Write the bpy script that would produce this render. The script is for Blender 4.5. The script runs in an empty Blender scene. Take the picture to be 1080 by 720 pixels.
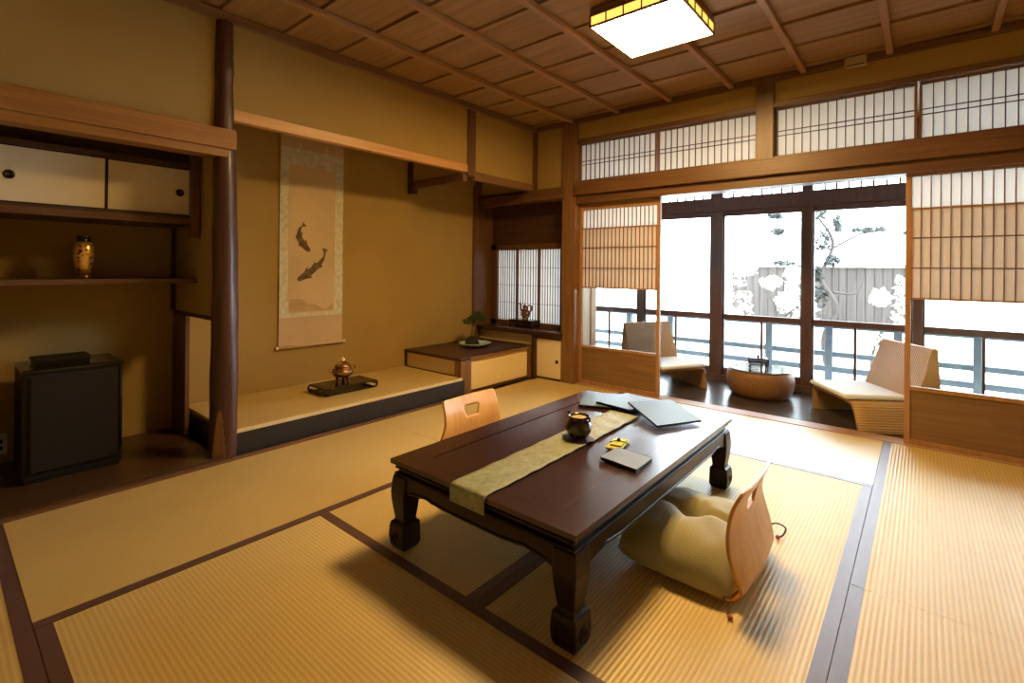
import bpy, bmesh, math, random
from mathutils import Vector, Matrix
random.seed(7)
PI = math.pi
sc = bpy.context.scene
C = sc.collection

# ------------------------------------------------------------------ materials
def new_mat(name):
    m = bpy.data.materials.new(name); m.use_nodes = True
    nt = m.node_tree; nt.nodes.clear()
    out = nt.nodes.new('ShaderNodeOutputMaterial')
    return m, nt, out

def N(nt, t, **kw):
    n = nt.nodes.new(t)
    for k, v in kw.items(): setattr(n, k, v)
    return n

def principled(nt, out, rough=.5, spec=.5, metal=0.0):
    p = nt.nodes.new('ShaderNodeBsdfPrincipled')
    p.inputs['Roughness'].default_value = rough
    p.inputs['Specular IOR Level'].default_value = spec
    p.inputs['Metallic'].default_value = metal
    nt.links.new(p.outputs[0], out.inputs[0])
    return p

def col4(c): return (c[0], c[1], c[2], 1.0)

def mat_plain(name, c, rough=.5, spec=.5, metal=0.0, var=.12, scale=6.0, bump=0.0, bscale=60.0, coat=0.0):
    """one colour broken up by a soft noise"""
    m, nt, out = new_mat(name)
    p = principled(nt, out, rough, spec, metal)
    tc = N(nt, 'ShaderNodeTexCoord')
    no = N(nt, 'ShaderNodeTexNoise'); no.inputs['Scale'].default_value = scale; no.inputs['Detail'].default_value = 4
    rp = N(nt, 'ShaderNodeValToRGB')
    rp.color_ramp.elements[0].color = col4([v*(1-var) for v in c]); rp.color_ramp.elements[0].position = .3
    rp.color_ramp.elements[1].color = col4([min(1, v*(1+var)) for v in c]); rp.color_ramp.elements[1].position = .7
    nt.links.new(tc.outputs['Object'], no.inputs['Vector'])
    nt.links.new(no.outputs['Fac'], rp.inputs['Fac'])
    nt.links.new(rp.outputs['Color'], p.inputs['Base Color'])
    if coat: p.inputs['Coat Weight'].default_value = coat; p.inputs['Coat Roughness'].default_value = .12
    if bump:
        n2 = N(nt, 'ShaderNodeTexNoise'); n2.inputs['Scale'].default_value = bscale; n2.inputs['Detail'].default_value = 3
        b = N(nt, 'ShaderNodeBump'); b.inputs['Strength'].default_value = bump; b.inputs['Distance'].default_value = .004
        nt.links.new(tc.outputs['Object'], n2.inputs['Vector'])
        nt.links.new(n2.outputs['Fac'], b.inputs['Height']); nt.links.new(b.outputs['Normal'], p.inputs['Normal'])
    return m

def mat_wood(name, c1, c2, axis='y', rough=.45, spec=.5, scale=1.0, bump=.05, coat=0.0):
    m, nt, out = new_mat(name)
    p = principled(nt, out, rough, spec)
    tc = N(nt, 'ShaderNodeTexCoord')
    mp = N(nt, 'ShaderNodeMapping')
    s = [38*scale]*3; s['xyz'.index(axis)] = 1.6*scale
    mp.inputs['Scale'].default_value = s
    no = N(nt, 'ShaderNodeTexNoise'); no.inputs['Scale'].default_value = 1.0; no.inputs['Detail'].default_value = 5; no.inputs['Distortion'].default_value = .6
    rp = N(nt, 'ShaderNodeValToRGB')
    rp.color_ramp.elements[0].color = col4(c1); rp.color_ramp.elements[0].position = .32
    rp.color_ramp.elements[1].color = col4(c2); rp.color_ramp.elements[1].position = .7
    nt.links.new(tc.outputs['Object'], mp.inputs['Vector']); nt.links.new(mp.outputs[0], no.inputs['Vector'])
    nt.links.new(no.outputs['Fac'], rp.inputs['Fac']); nt.links.new(rp.outputs['Color'], p.inputs['Base Color'])
    if coat: p.inputs['Coat Weight'].default_value = coat; p.inputs['Coat Roughness'].default_value = .15
    b = N(nt, 'ShaderNodeBump'); b.inputs['Strength'].default_value = bump; b.inputs['Distance'].default_value = .002
    nt.links.new(no.outputs['Fac'], b.inputs['Height']); nt.links.new(b.outputs['Normal'], p.inputs['Normal'])
    return m

def mat_ridged(name, c1, c2, axis='x', pitch=.015, rough=.5, spec=.5, bump=.6, dist=.002, noise=.25, fibre=None):
    """woven ridges: a sine across `axis`, with a fine grain across the ridges"""
    m, nt, out = new_mat(name)
    p = principled(nt, out, rough, spec)
    tc = N(nt, 'ShaderNodeTexCoord'); sx = N(nt, 'ShaderNodeSeparateXYZ')
    nt.links.new(tc.outputs['Object'], sx.inputs[0])
    mu = N(nt, 'ShaderNodeMath', operation='MULTIPLY'); mu.inputs[1].default_value = 2*PI/pitch
    nt.links.new(sx.outputs['XYZ'.index(axis.upper())], mu.inputs[0])
    si = N(nt, 'ShaderNodeMath', operation='SINE'); nt.links.new(mu.outputs[0], si.inputs[0])
    ma = N(nt, 'ShaderNodeMath', operation='MULTIPLY_ADD'); ma.inputs[1].default_value = .5; ma.inputs[2].default_value = .5
    nt.links.new(si.outputs[0], ma.inputs[0])
    mp = N(nt, 'ShaderNodeMapping')
    s = [260, 260, 260]; s['xyz'.index(axis)] = 14
    mp.inputs['Scale'].default_value = s
    nt.links.new(tc.outputs['Object'], mp.inputs['Vector'])
    no = N(nt, 'ShaderNodeTexNoise'); no.inputs['Scale'].default_value = 1.0; no.inputs['Detail'].default_value = 2
    nt.links.new(mp.outputs[0], no.inputs['Vector'])
    big = N(nt, 'ShaderNodeTexNoise'); big.inputs['Scale'].default_value = 2.3; big.inputs['Detail'].default_value = 3
    nt.links.new(tc.outputs['Object'], big.inputs['Vector'])
    mix = N(nt, 'ShaderNodeMath', operation='MULTIPLY_ADD'); mix.inputs[1].default_value = noise
    nt.links.new(no.outputs['Fac'], mix.inputs[0]); 
    ma2 = N(nt, 'ShaderNodeMath', operation='MULTIPLY_ADD'); ma2.inputs[1].default_value = .55; 
    nt.links.new(ma.outputs[0], ma2.inputs[0])
    bg = N(nt, 'ShaderNodeMath', operation='MULTIPLY_ADD'); bg.inputs[1].default_value = .5; bg.inputs[2].default_value = -.15
    nt.links.new(big.outputs['Fac'], bg.inputs[0]); nt.links.new(bg.outputs[0], ma2.inputs[2])
    nt.links.new(ma2.outputs[0], mix.inputs[2])
    rp = N(nt, 'ShaderNodeValToRGB')
    rp.color_ramp.elements[0].color = col4(c1); rp.color_ramp.elements[0].position = .1
    rp.color_ramp.elements[1].color = col4(c2); rp.color_ramp.elements[1].position = .8
    nt.links.new(mix.outputs[0], rp.inputs['Fac']); nt.links.new(rp.outputs['Color'], p.inputs['Base Color'])
    b = N(nt, 'ShaderNodeBump'); b.inputs['Strength'].default_value = bump; b.inputs['Distance'].default_value = dist
    nt.links.new(ma.outputs[0], b.inputs['Height']); nt.links.new(b.outputs['Normal'], p.inputs['Normal'])
    if fibre is not None:
        p.inputs['Anisotropic'].default_value = .85
        cv = N(nt, 'ShaderNodeCombineXYZ')
        for q in range(3): cv.inputs[q].default_value = fibre[q]
        nt.links.new(cv.outputs[0], p.inputs['Tangent'])
    return m

def mat_emit(name, c, strength, scale=3.0, var=.06):
    m, nt, out = new_mat(name)
    e = N(nt, 'ShaderNodeEmission'); e.inputs['Strength'].default_value = strength
    tc = N(nt, 'ShaderNodeTexCoord'); no = N(nt, 'ShaderNodeTexNoise'); no.inputs['Scale'].default_value = scale
    rp = N(nt, 'ShaderNodeValToRGB')
    rp.color_ramp.elements[0].color = col4([v*(1-var) for v in c]); rp.color_ramp.elements[1].color = col4(c)
    nt.links.new(tc.outputs['Object'], no.inputs['Vector']); nt.links.new(no.outputs['Fac'], rp.inputs['Fac'])
    nt.links.new(rp.outputs['Color'], e.inputs['Color']); nt.links.new(e.outputs[0], out.inputs[0])
    return m

def mat_paper(name, c, trans=.5):
    m, nt, out = new_mat(name)
    tc = N(nt, 'ShaderNodeTexCoord'); no = N(nt, 'ShaderNodeTexNoise'); no.inputs['Scale'].default_value = 25; no.inputs['Detail'].default_value = 6
    rp = N(nt, 'ShaderNodeValToRGB')
    rp.color_ramp.elements[0].color = col4([v*.94 for v in c]); rp.color_ramp.elements[1].color = col4(c)
    nt.links.new(tc.outputs['Object'], no.inputs['Vector']); nt.links.new(no.outputs['Fac'], rp.inputs['Fac'])
    d = N(nt, 'ShaderNodeBsdfDiffuse'); t = N(nt, 'ShaderNodeBsdfTranslucent'); mx = N(nt, 'ShaderNodeMixShader')
    mx.inputs[0].default_value = trans
    nt.links.new(rp.outputs['Color'], d.inputs['Color']); nt.links.new(rp.outputs['Color'], t.inputs['Color'])
    nt.links.new(d.outputs[0], mx.inputs[1]); nt.links.new(t.outputs[0], mx.inputs[2]); nt.links.new(mx.outputs[0], out.inputs[0])
    return m

def mat_glass(name, tint=(.96, .98, .98)):
    m, nt, out = new_mat(name)
    tr = N(nt, 'ShaderNodeBsdfTransparent'); tr.inputs['Color'].default_value = col4(tint)
    g = N(nt, 'ShaderNodeBsdfGlossy'); g.inputs['Roughness'].default_value = .02
    fr = N(nt, 'ShaderNodeFresnel'); fr.inputs['IOR'].default_value = 1.45
    tc = N(nt, 'ShaderNodeTexCoord'); no = N(nt, 'ShaderNodeTexNoise'); no.inputs['Scale'].default_value = 1.2
    b = N(nt, 'ShaderNodeBump'); b.inputs['Strength'].default_value = .02
    nt.links.new(tc.outputs['Object'], no.inputs['Vector']); nt.links.new(no.outputs['Fac'], b.inputs['Height'])
    nt.links.new(b.outputs['Normal'], g.inputs['Normal'])
    mx = N(nt, 'ShaderNodeMixShader')
    nt.links.new(fr.outputs[0], mx.inputs[0]); nt.links.new(tr.outputs[0], mx.inputs[1]); nt.links.new(g.outputs[0], mx.inputs[2])
    nt.links.new(mx.outputs[0], out.inputs[0])
    return m

def mat_gold(name):
    m, nt, out = new_mat(name)
    p = principled(nt, out, .3, .5, .75)
    tc = N(nt, 'ShaderNodeTexCoord')
    v = N(nt, 'ShaderNodeTexVoronoi'); v.inputs['Scale'].default_value = 42
    no = N(nt, 'ShaderNodeTexNoise'); no.inputs['Scale'].default_value = 30; no.inputs['Detail'].default_value = 5
    nt.links.new(tc.outputs['Object'], v.inputs['Vector']); nt.links.new(tc.outputs['Object'], no.inputs['Vector'])
    ad = N(nt, 'ShaderNodeMath', operation='MULTIPLY_ADD'); ad.inputs[1].default_value = .8
    nt.links.new(v.outputs['Distance'], ad.inputs[0]); nt.links.new(no.outputs['Fac'], ad.inputs[2])
    rp = N(nt, 'ShaderNodeValToRGB')
    rp.color_ramp.elements[0].color = (.05, .02, .006, 1); rp.color_ramp.elements[0].position = .6
    rp.color_ramp.elements[1].color = (.95, .62, .2, 1); rp.color_ramp.elements[1].position = .85
    nt.links.new(ad.outputs[0], rp.inputs['Fac']); nt.links.new(rp.outputs['Color'], p.inputs['Base Color'])
    return m

W = {}
BROWN1, BROWN2 = (.17, .068, .022), (.32, .135, .045)
for a in 'xyz':
    W['warm_'+a] = mat_wood('warm_cedar_'+a, (.25, .105, .020), (.36, .165, .034), a, rough=.55)
    W['frame_'+a] = mat_wood('cedar_'+a, (.155, .076, .031), (.25, .127, .054), a, rough=.42)
    W['beam_'+a] = mat_wood('beam_wood_'+a, (.098, .043, .018), (.165, .077, .033), a, rough=.4)
    W['shoji_'+a] = mat_wood('aged_shoji_frame_'+a, (.30, .155, .068), (.41, .225, .105), a, rough=.45)
    W['light_'+a] = mat_wood('cypress_'+a, (.50, .25, .085), (.66, .36, .14), a, rough=.42)
    W['dark_'+a] = mat_wood('dark_stained_'+a, (.045, .02, .014), (.085, .038, .026), a, rough=.38)
    W['table_'+a] = mat_wood('rosewood_'+a, (.020, .0075, .0065), (.050, .0165, .013), a, rough=.28, coat=.4)
    W['tleg_'+a] = mat_wood('dark_rosewood_'+a, (.009, .0045, .004), (.020, .009, .0075), a, rough=.36, spec=.25, coat=.06)
    W['ply_'+a] = mat_wood('honey_ply_'+a, (.58, .27, .045), (.70, .36, .078), a, rough=.36, coat=.12, scale=.7)
W['ceil'] = mat_wood('ceiling_board', (.25, .135, .055), (.38, .22, .095), 'x', rough=.5, scale=.8)
W['log'] = mat_wood('log_bark_polished', (.042, .014, .010), (.095, .032, .020), 'z', rough=.42, coat=.1, bump=.5, scale=.8)
W['floorboard'] = mat_wood('alcove_board', (.050, .024, .012), (.085, .042, .02), 'y', rough=.33, coat=.15)
W['veranda'] = mat_wood('veranda_board', (.045, .034, .032), (.085, .068, .066), 'x', rough=.25)
W['sand'] = mat_plain('sand_plaster', (.375, .252, .086), rough=.9, spec=.1, var=.05, scale=2.5, bump=.25, bscale=260)
W['sand_pale'] = mat_plain('pale_washi_panel', (.78, .64, .38), rough=.8, spec=.15, var=.03, scale=3)
W['tat_x'] = mat_ridged('tatami_ridges_across_x', (.47, .335, .125), (.65, .48, .20), 'x', .0155, rough=.40, spec=.55, bump=.45, fibre=(0, 1, 0))
W['tat_y'] = mat_ridged('tatami_ridges_across_y', (.50, .36, .135), (.64, .475, .195), 'y', .0155, rough=.36, spec=.85, bump=.12, fibre=(1, 0, 0))
W['heri'] = mat_plain('mat_border_cloth', (.105, .054, .052), rough=.42, spec=.5, var=.1, scale=40, bump=.2, bscale=500)
W['paper'] = mat_paper('shoji_paper', (.90, .88, .85), .55)
W['paper_tan'] = mat_paper('shoji_paper_shaded', (.94, .86, .78), .6)  # tan of light dimmed by two layers put into the paper colour
W['glass'] = mat_glass('thin_glass')
W['lacquer'] = mat_plain('black_lacquer', (.016, .015, .018), rough=.35, spec=.5, var=.1, scale=4)
W['black'] = mat_plain('matt_black', (.010, .007, .006), rough=.5, spec=.3, var=.15)
W['black_gloss'] = mat_plain('black_gloss', (.012, .009, .008), rough=.18, spec=.5, var=.15)
W['fusuma'] = mat_plain('cream_fusuma', (.78, .68, .48), rough=.85, spec=.1, var=.03, scale=3)
W['lamp_white'] = mat_emit('lamp_diffuser', (1.0, .63, .22), 104.0)
W['lamp_side'] = mat_emit('lamp_side_paper', (1.0, .56, .10), 1.55)
W['mount'] = mat_plain('scroll_mount_silk', (.56, .42, .28), rough=.8, spec=.2, var=.05)
W['brocade'] = mat_plain('scroll_border_brocade', (.60, .58, .46), rough=.75, spec=.25, var=.16, scale=28)
W['painting'] = mat_plain('aged_painting_silk', (.62, .48, .30), rough=.8, spec=.15, var=.14, scale=2.2)
W['ink'] = mat_plain('ink_grey', (.15, .11, .065), rough=.8, spec=.1, var=.5, scale=30)
W['ink_pale'] = mat_plain('ink_wash', (.48, .36, .215), rough=.8, spec=.1, var=.12, scale=8)
W['ivory'] = mat_plain('ivory_knob', (.8, .62, .36), rough=.35, var=.05)
W['bronze'] = mat_plain('bronze', (.30, .17, .075), rough=.36, metal=.8, var=.4, scale=25)
W['dark_bronze'] = mat_plain('dark_bronze', (.16, .085, .04), rough=.35, metal=.7, var=.4, scale=25)
W['gold'] = mat_gold('gold_vase')
W['celadon'] = mat_plain('pale_blue_glaze', (.55, .72, .84), rough=.2, var=.06, coat=.4)
W['leaf'] = mat_plain('bonsai_leaf', (.045, .075, .018), rough=.6, var=.4, scale=30)
W['bark'] = mat_plain('bonsai_bark', (.12, .075, .042), rough=.8, var=.3, scale=30, bump=.5)
W['runner'] = mat_plain('olive_brocade', (.25, .265, .155), rough=.55, spec=.5, var=.22, scale=55, bump=.4, bscale=140)
W['folder'] = mat_plain('slate_blue_cover', (.085, .115, .17), rough=.42, spec=.18, var=.06, scale=4)
W['folder_edge'] = mat_plain('folder_black_edge', (.015, .015, .02), rough=.4)
W['pages'] = mat_plain('paper_pages', (.6, .57, .5), rough=.8, var=.04)
W['notebook'] = mat_plain('grey_cover', (.17, .18, .21), rough=.45, spec=.25, var=.08)
W['yellow'] = mat_plain('yellow_cloth', (.52, .54, .10), rough=.7, var=.15, scale=40)
W['jar'] = mat_plain('dark_olive_glaze', (.035, .030, .015), rough=.1, spec=.6, var=.5, scale=18, coat=.5)
W['ash'] = mat_plain('ash', (.45, .33, .18), rough=.95, var=.2, scale=60)
W['zabuton'] = mat_plain('khaki_velour', (.32, .30, .165), rough=.7, spec=.3, var=.10, scale=9, bump=.3, bscale=180)
W['zabuton'].node_tree.nodes['Principled BSDF'].inputs['Sheen Weight'].default_value = .35
W['tuft'] = mat_plain('tuft_thread', (.07, .028, .016), rough=.8)
W['cord'] = mat_plain('purple_cord', (.10, .045, .05), rough=.7)
W['tassel'] = mat_plain('red_tassel', (.40, .10, .07), rough=.8)
W['rattan'] = mat_ridged('woven_rattan', (.33, .19, .075), (.56, .36, .16), 'z', .017, rough=.5, bump=.9, dist=.004, noise=.3)
W['rattan_flat'] = mat_ridged('woven_rattan_top', (.36, .21, .085), (.56, .36, .16), 'x', .017, rough=.5, bump=.9, dist=.004, noise=.3)
W['wicker'] = mat_plain('brown_wicker', (.235, .115, .045), rough=.45, var=.2, scale=60, bump=.35, bscale=140)
W['white_cloth'] = mat_plain('white_cushion', (.74, .80, .87), rough=.85, spec=.2, var=.03, bump=.2, bscale=200)
W['glass_top'] = mat_plain('smoked_glass_top', (.10, .09, .085), rough=.08, spec=.6, var=.05, coat=.5)
W['wframe'] = mat_wood('window_frame_wood', (.070, .032, .028), (.11, .055, .048), 'z', rough=.4)
W['rail_haze'] = mat_plain('hazy_blue_grey', (.075, .11, .145), rough=.7, var=.12, scale=10)  # blue haze of the overexposed outdoors put into the rail colour
W['plank'] = mat_wood('weathered_plank', (.045, .034, .029), (.085, .066, .058), 'z', rough=.8)
W['gravel'] = mat_plain('pale_gravel', (.66, .65, .62), rough=.9, var=.12, scale=20)
W['overlit_leaf'] = mat_plain('overlit_leaf', (.62, .66, .58), rough=.5, var=.25, scale=9)  # overexposed white put into the leaf colour
W['grey_leaf'] = mat_plain('grey_green_leaf', (.025, .029, .024), rough=.6, var=.3, scale=9)
W['trunk'] = mat_plain('pale_trunk', (.05, .038, .032), rough=.9, var=.3, scale=12, bump=.5)
W['plastic'] = mat_plain('beige_plastic', (.40, .32, .20), rough=.5, var=.03)
W['ivory_plastic'] = mat_plain('ivory_plastic', (.62, .56, .44), rough=.45, var=.03)
W['carpet'] = mat_plain('under_floor', (.56, .42, .18), rough=.8, var=.08)
W['thresh'] = mat_wood('threshold_reflection_tint', (.30, .17, .11), (.44, .27, .19), 'x', rough=.4)  # pinkish reflection put into the wood colour
W['pale_board'] = mat_wood('pale_cypress_board', (.66, .44, .24), (.80, .58, .36), 'z', rough=.45)
W['soil'] = mat_plain('dark_moss_soil', (.022, .017, .012), rough=.95, var=.4, scale=40, bump=.6)
W['kick'] = mat_wood('kickboard_cedar', (.165, .088, .040), (.25, .142, .068), 'x', rough=.42)
W['rim'] = mat_plain('step_mat_edge', (.60, .48, .27), rough=.6, var=.05)

# ------------------------------------------------------------------ mesh builder
class MB:
    def __init__(s): s.v = []; s.f = []; s.mi = []; s.cur = 0
    def add(s, vs, fs):
        o = len(s.v); s.v += [tuple(v) for v in vs]
        for f in fs: s.f.append([i+o for i in f]); s.mi.append(s.cur)
        return s
    def box(s, x0, x1, y0, y1, z0, z1):
        vs = [(x, y, z) for x in (x0, x1) for y in (y0, y1) for z in (z0, z1)]
        return s.hexa(vs)
    def hexa(s, vs):  # order x,y,z binary
        return s.add(vs, [(0,1,3,2), (4,6,7,5), (0,4,5,1), (2,3,7,6), (0,2,6,4), (1,5,7,3)])
    def prism(s, ring, vec):
        n = len(ring); v2 = [(p[0]+vec[0], p[1]+vec[1], p[2]+vec[2]) for p in ring]
        return s.add(list(ring)+v2, [tuple(range(n-1, -1, -1)), tuple(range(n, 2*n))]+[(i, (i+1) % n, n+(i+1) % n, n+i) for i in range(n)])
    def lathe(s, prof, c=(0, 0, 0), n=28, sx=1, sy=1, capb=True, capt=True):
        vs = []; fs = []
        for r, z in prof:
            for k in range(n):
                a = 2*PI*k/n; vs.append((c[0]+r*math.cos(a)*sx, c[1]+r*math.sin(a)*sy, c[2]+z))
        for j in range(len(prof)-1):
            for k in range(n):
                k2 = (k+1) % n; fs.append((j*n+k, j*n+k2, (j+1)*n+k2, (j+1)*n+k))
        if capb: fs.append(tuple(range(n-1, -1, -1)))
        if capt: fs.append(tuple(range((len(prof)-1)*n, len(prof)*n)))
        return s.add(vs, fs)
    def loft(s, rings, capb=True, capt=True):
        n = len(rings[0]); vs = [p for r in rings for p in r]; fs = []
        for j in range(len(rings)-1):
            for k in range(n):
                k2 = (k+1) % n; fs.append((j*n+k, j*n+k2, (j+1)*n+k2, (j+1)*n+k))
        if capb: fs.append(tuple(range(n-1, -1, -1)))
        if capt: fs.append(tuple(range((len(rings)-1)*n, len(rings)*n)))
        return s.add(vs, fs)
    def tube(s, path, r, n=8, closed=False):
        P = [Vector(p) for p in path]; m = len(P); rings = []
        if not hasattr(r, '__len__'): r = [r]*m
        up = None
        for i in range(m):
            if closed: t = (P[(i+1) % m]-P[i-1])
            else: t = P[min(i+1, m-1)]-P[max(i-1, 0)]
            t.normalize()
            if up is None:
                up = Vector((0, 0, 1)) if abs(t.z) < .9 else Vector((1, 0, 0))
            a = (up-t*up.dot(t)).normalized(); b = t.cross(a); up = a
            rings.append([tuple(P[i]+a*math.cos(2*PI*k/n)*r[i]+b*math.sin(2*PI*k/n)*r[i]) for k in range(n)])
        if closed:
            o = [p for q in rings for p in q]; fs = []
            for j in range(m):
                j2 = (j+1) % m
                for k in range(n):
                    k2 = (k+1) % n; fs.append((j*n+k, j*n+k2, j2*n+k2, j2*n+k))
            return s.add(o, fs)
        return s.loft(rings)
    def grid(s, fn, nu, nv, keep=None):
        vs = [fn(i/nu, j/nv) for i in range(nu+1) for j in range(nv+1)]; fs = []
        for i in range(nu):
            for j in range(nv):
                if keep is None or keep((i+.5)/nu, (j+.5)/nv):
                    a = i*(nv+1)+j; fs.append((a, a+nv+1, a+nv+2, a+1))
        return s.add(vs, fs)
    def ball(s, c, r, n=10, m=8, sx=1, sy=1, sz=1):
        return s.lathe([(max(1e-4, r*math.sin(PI*j/m)), -r*sz*math.cos(PI*j/m)) for j in range(m+1)], c, n, sx, sy)

def obj(name, mb, mat, parent=None, bevel=0, smooth=False, solid=0, sub=0, world=True, weld=False):
    me = bpy.data.meshes.new(name)
    off = Vector((0, 0, 0))
    if parent is not None and world:
        q = parent
        while q is not None: off += q.location; q = q.parent
    me.from_pydata([(v[0]-off.x, v[1]-off.y, v[2]-off.z) for v in mb.v], [], mb.f)
    mats = mat if isinstance(mat, (list, tuple)) else [mat]
    for m in mats: me.materials.append(W[m] if isinstance(m, str) else m)
    for p, i in zip(me.polygons, mb.mi): p.material_index = min(i, len(mats)-1)
    bm = bmesh.new(); bm.from_mesh(me)
    if weld: bmesh.ops.remove_doubles(bm, verts=bm.verts, dist=1e-5)
    bmesh.ops.recalc_face_normals(bm, faces=bm.faces)
    loose = [v for v in bm.verts if not v.link_faces]
    if loose: bmesh.ops.delete(bm, geom=loose, context='VERTS')
    bm.to_mesh(me); bm.free()
    if smooth:
        for p in me.polygons: p.use_smooth = True
    o = bpy.data.objects.new(name, me); C.objects.link(o)
    if parent is not None: o.parent = parent
    if solid:
        md = o.modifiers.new('solid', 'SOLIDIFY'); md.thickness = solid; md.offset = 0
    if bevel:
        md = o.modifiers.new('bevel', 'BEVEL'); md.width = bevel; md.segments = 2; md.limit_method = 'ANGLE'; md.angle_limit = math.radians(50)
    if sub:
        md = o.modifiers.new('sub', 'SUBSURF'); md.levels = sub; md.render_levels = sub
    return o

def tag(o, label, cat, group=None, kind=None):
    o['label'] = label; o['category'] = cat
    if group: o['group'] = group
    if kind: o['kind'] = kind
    return o
def thing(name, label, cat, loc=(0, 0, 0), rotz=0, group=None):
    o = bpy.data.objects.new(name, None); C.objects.link(o)
    o.location = loc; o.rotation_euler = (0, 0, rotz); o.empty_display_size = .05
    return tag(o, label, cat, group)
def part_label(o, label): o['label'] = label; return o
def struct(name, mb, mat, label=None, cat=None, bevel=0, parent=None, **kw):
    o = obj(name, mb, mat, parent, bevel=bevel, **kw)
    if parent is None:
        o['kind'] = 'structure'; o['label'] = label; o['category'] = cat
    return o
TRIM = [0]; WIN = [0]; DOOR = [0]
def trim(mb, mat, label, cat='beam', bevel=.003, **kw):
    TRIM[0] += 1
    return struct('trim_%d' % TRIM[0], mb, mat, label, cat, bevel, **kw)
def bx(*a): return MB().box(*a)
def catmull(pts, n=8):
    P = [pts[0]]+list(pts)+[pts[-1]]; out = []
    for i in range(1, len(P)-2):
        p0, p1, p2, p3 = P[i-1], P[i], P[i+1], P[i+2]
        for k in range(n):
            t = k/n
            out.append(tuple(.5*((2*b)+(-a+c)*t+(2*a-5*b+4*c-d)*t*t+(-a+3*b-3*c+d)*t**3) for a, b, c, d in zip(p0, p1, p2, p3)))
    out.append(tuple(pts[-1])); return out

# ------------------------------------------------------------------ key planes
XF = -3.05      # plane of the alcove front (post, hanging walls)
XB = -3.80      # back wall of the alcoves
YS = 4.04       # shoji track
CZ = 2.52       # underside of ceiling boards
XR, YB = 1.70, -1.70

# ------------------------------------------------------------------ room shell
struct('floor', bx(XF, XR, YB, 4.0, -.10, -.03), 'carpet', 'wooden sub floor under the tatami mats', 'floor')
ce = struct('ceiling', bx(XF-.1, XR+.1, YB-.1, 4.1, CZ+.045, CZ+.09), 'dark_x', 'brown wooden board ceiling with thin battens', 'ceiling')
y = 1.05-.358*8; bm_ = MB()
while y < 4.02:
    y1 = min(y+.348, 4.03); bm_.hexa([(x, yy, z) for x in (XF-.02, XR) for yy in (y, y1) for z in ((CZ+(.012 if yy != y else 0)), CZ+.022)]); y += .358
obj('boards', bm_, 'ceil', ce)
for k in range(9):
    x = -2.585+.482*k
    obj('batten', bx(x-.018, x+.018, YB, 3.98, CZ-.033, CZ+.003), 'shoji_y', ce, bevel=.004)

# left wall: hanging walls, alcove backs, divider
struct('wall_left_hanging_shelf', bx(XF-.04, XF, .17, 1.06, 1.84, CZ+.06), 'sand', 'sand plaster wall over the shelf alcove lintel', 'wall')
struct('wall_left_hanging_alcove', bx(XF-.04, XF, 1.06, 4.02, 1.93, CZ+.06), 'sand', 'sand plaster wall over the scroll alcove lintel', 'wall')
struct('wall_left_front', bx(XB-.1, XF, YB, .17, -.05, CZ+.06), 'sand', 'sand plaster wall nearest the camera on the alcove side', 'wall')
struct('wall_left', bx(XB-.1, XB, .17, 3.9, -.05, CZ), 'sand', 'sand plaster back wall of both alcoves', 'wall')
struct('wall_left_ceiling_shelf', bx(XB, XF-.04, .17, 1.06, 1.90, 1.94), 'sand', 'plaster soffit of the shelf alcove', 'wall')
struct('wall_left_ceiling_alcove', bx(XB, XF-.04, 1.1, 3.9, 2.36, 2.40), 'ceil', 'board soffit inside the scroll alcove', 'ceiling')
struct('wall_left_divider', bx(XB, XF-.02, 1.06, 1.11, .80, 2.40), 'sand', 'plaster partition between shelf alcove and scroll alcove', 'wall')
trim(bx(XB, XF+.0, 1.055, 1.115, .775, .80), 'dark_x', 'dark rail under the partition between the alcoves', 'rail')
trim(bx(XB, -3.55, 1.05, 1.075, .02, .775), 'beam_z', 'brown upright board under the partition rail at the alcove back', 'board')
struct('light_seal_alcove_floor', bx(XB-.2, -2.98, YB, 4.3, -.25, -.05), 'carpet', 'unseen slab added under the alcoves to seal light leaks', 'floor')  # unseen, added to stop light leaking in from below
struct('light_seal_room_floor', bx(XB-.2, XR+.2, YB-.2, 5.4, -.35, -.25), 'carpet', 'unseen slab added under the room to seal light leaks', 'floor')  # added out of view to keep skylight from leaking under the floor
struct('light_seal_left', bx(XB-.25, XB-.1, YB, 4.25, -.3, 2.7), 'sand', 'unseen backing added behind the alcoves against light leaks', 'wall')  # unseen backing, added to block light leaks behind the alcoves
struct('light_seal_roof', bx(XB-.3, XR+.3, YB-.3, 4.3, 2.62, 2.7), 'dark_x', 'unseen slab added above the ceiling against light leaks', 'ceiling')  # unseen cover, added to block light leaks from above
# crown mouldings
trim(bx(XF, XF+.04, YB, 4.0, CZ-.048, CZ), 'frame_y', 'crown moulding along the alcove side wall', 'moulding')
trim(bx(XF, XR, 3.96, 4.0, CZ-.042, CZ), 'beam_x', 'crown moulding above the papered transoms', 'moulding')
# nageshi over the shelf alcove (wraps in front of the log post)
trim(bx(XF-.02, -2.975, .0, 1.125, 1.745, 1.855), 'warm_y', 'wide cedar lintel board over the shelf alcove', 'lintel', bevel=.004)
trim(bx(XF-.05, -2.99, .0, 1.085, 1.70, 1.745), 'warm_y', 'lower lintel strip over the shelf alcove', 'lintel')
trim(bx(XF-.33, XF-.05, .17, 1.055, 1.76, 1.79), 'beam_y', 'ceiling board inside the shelf alcove', 'board')
# otoshigake over the scroll alcove
trim(bx(XF-.045, XF+.012, 1.13, 3.02, 1.925, 1.992), 'light_y', 'pale cypress beam over the hanging scroll alcove', 'beam', bevel=.004)
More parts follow.
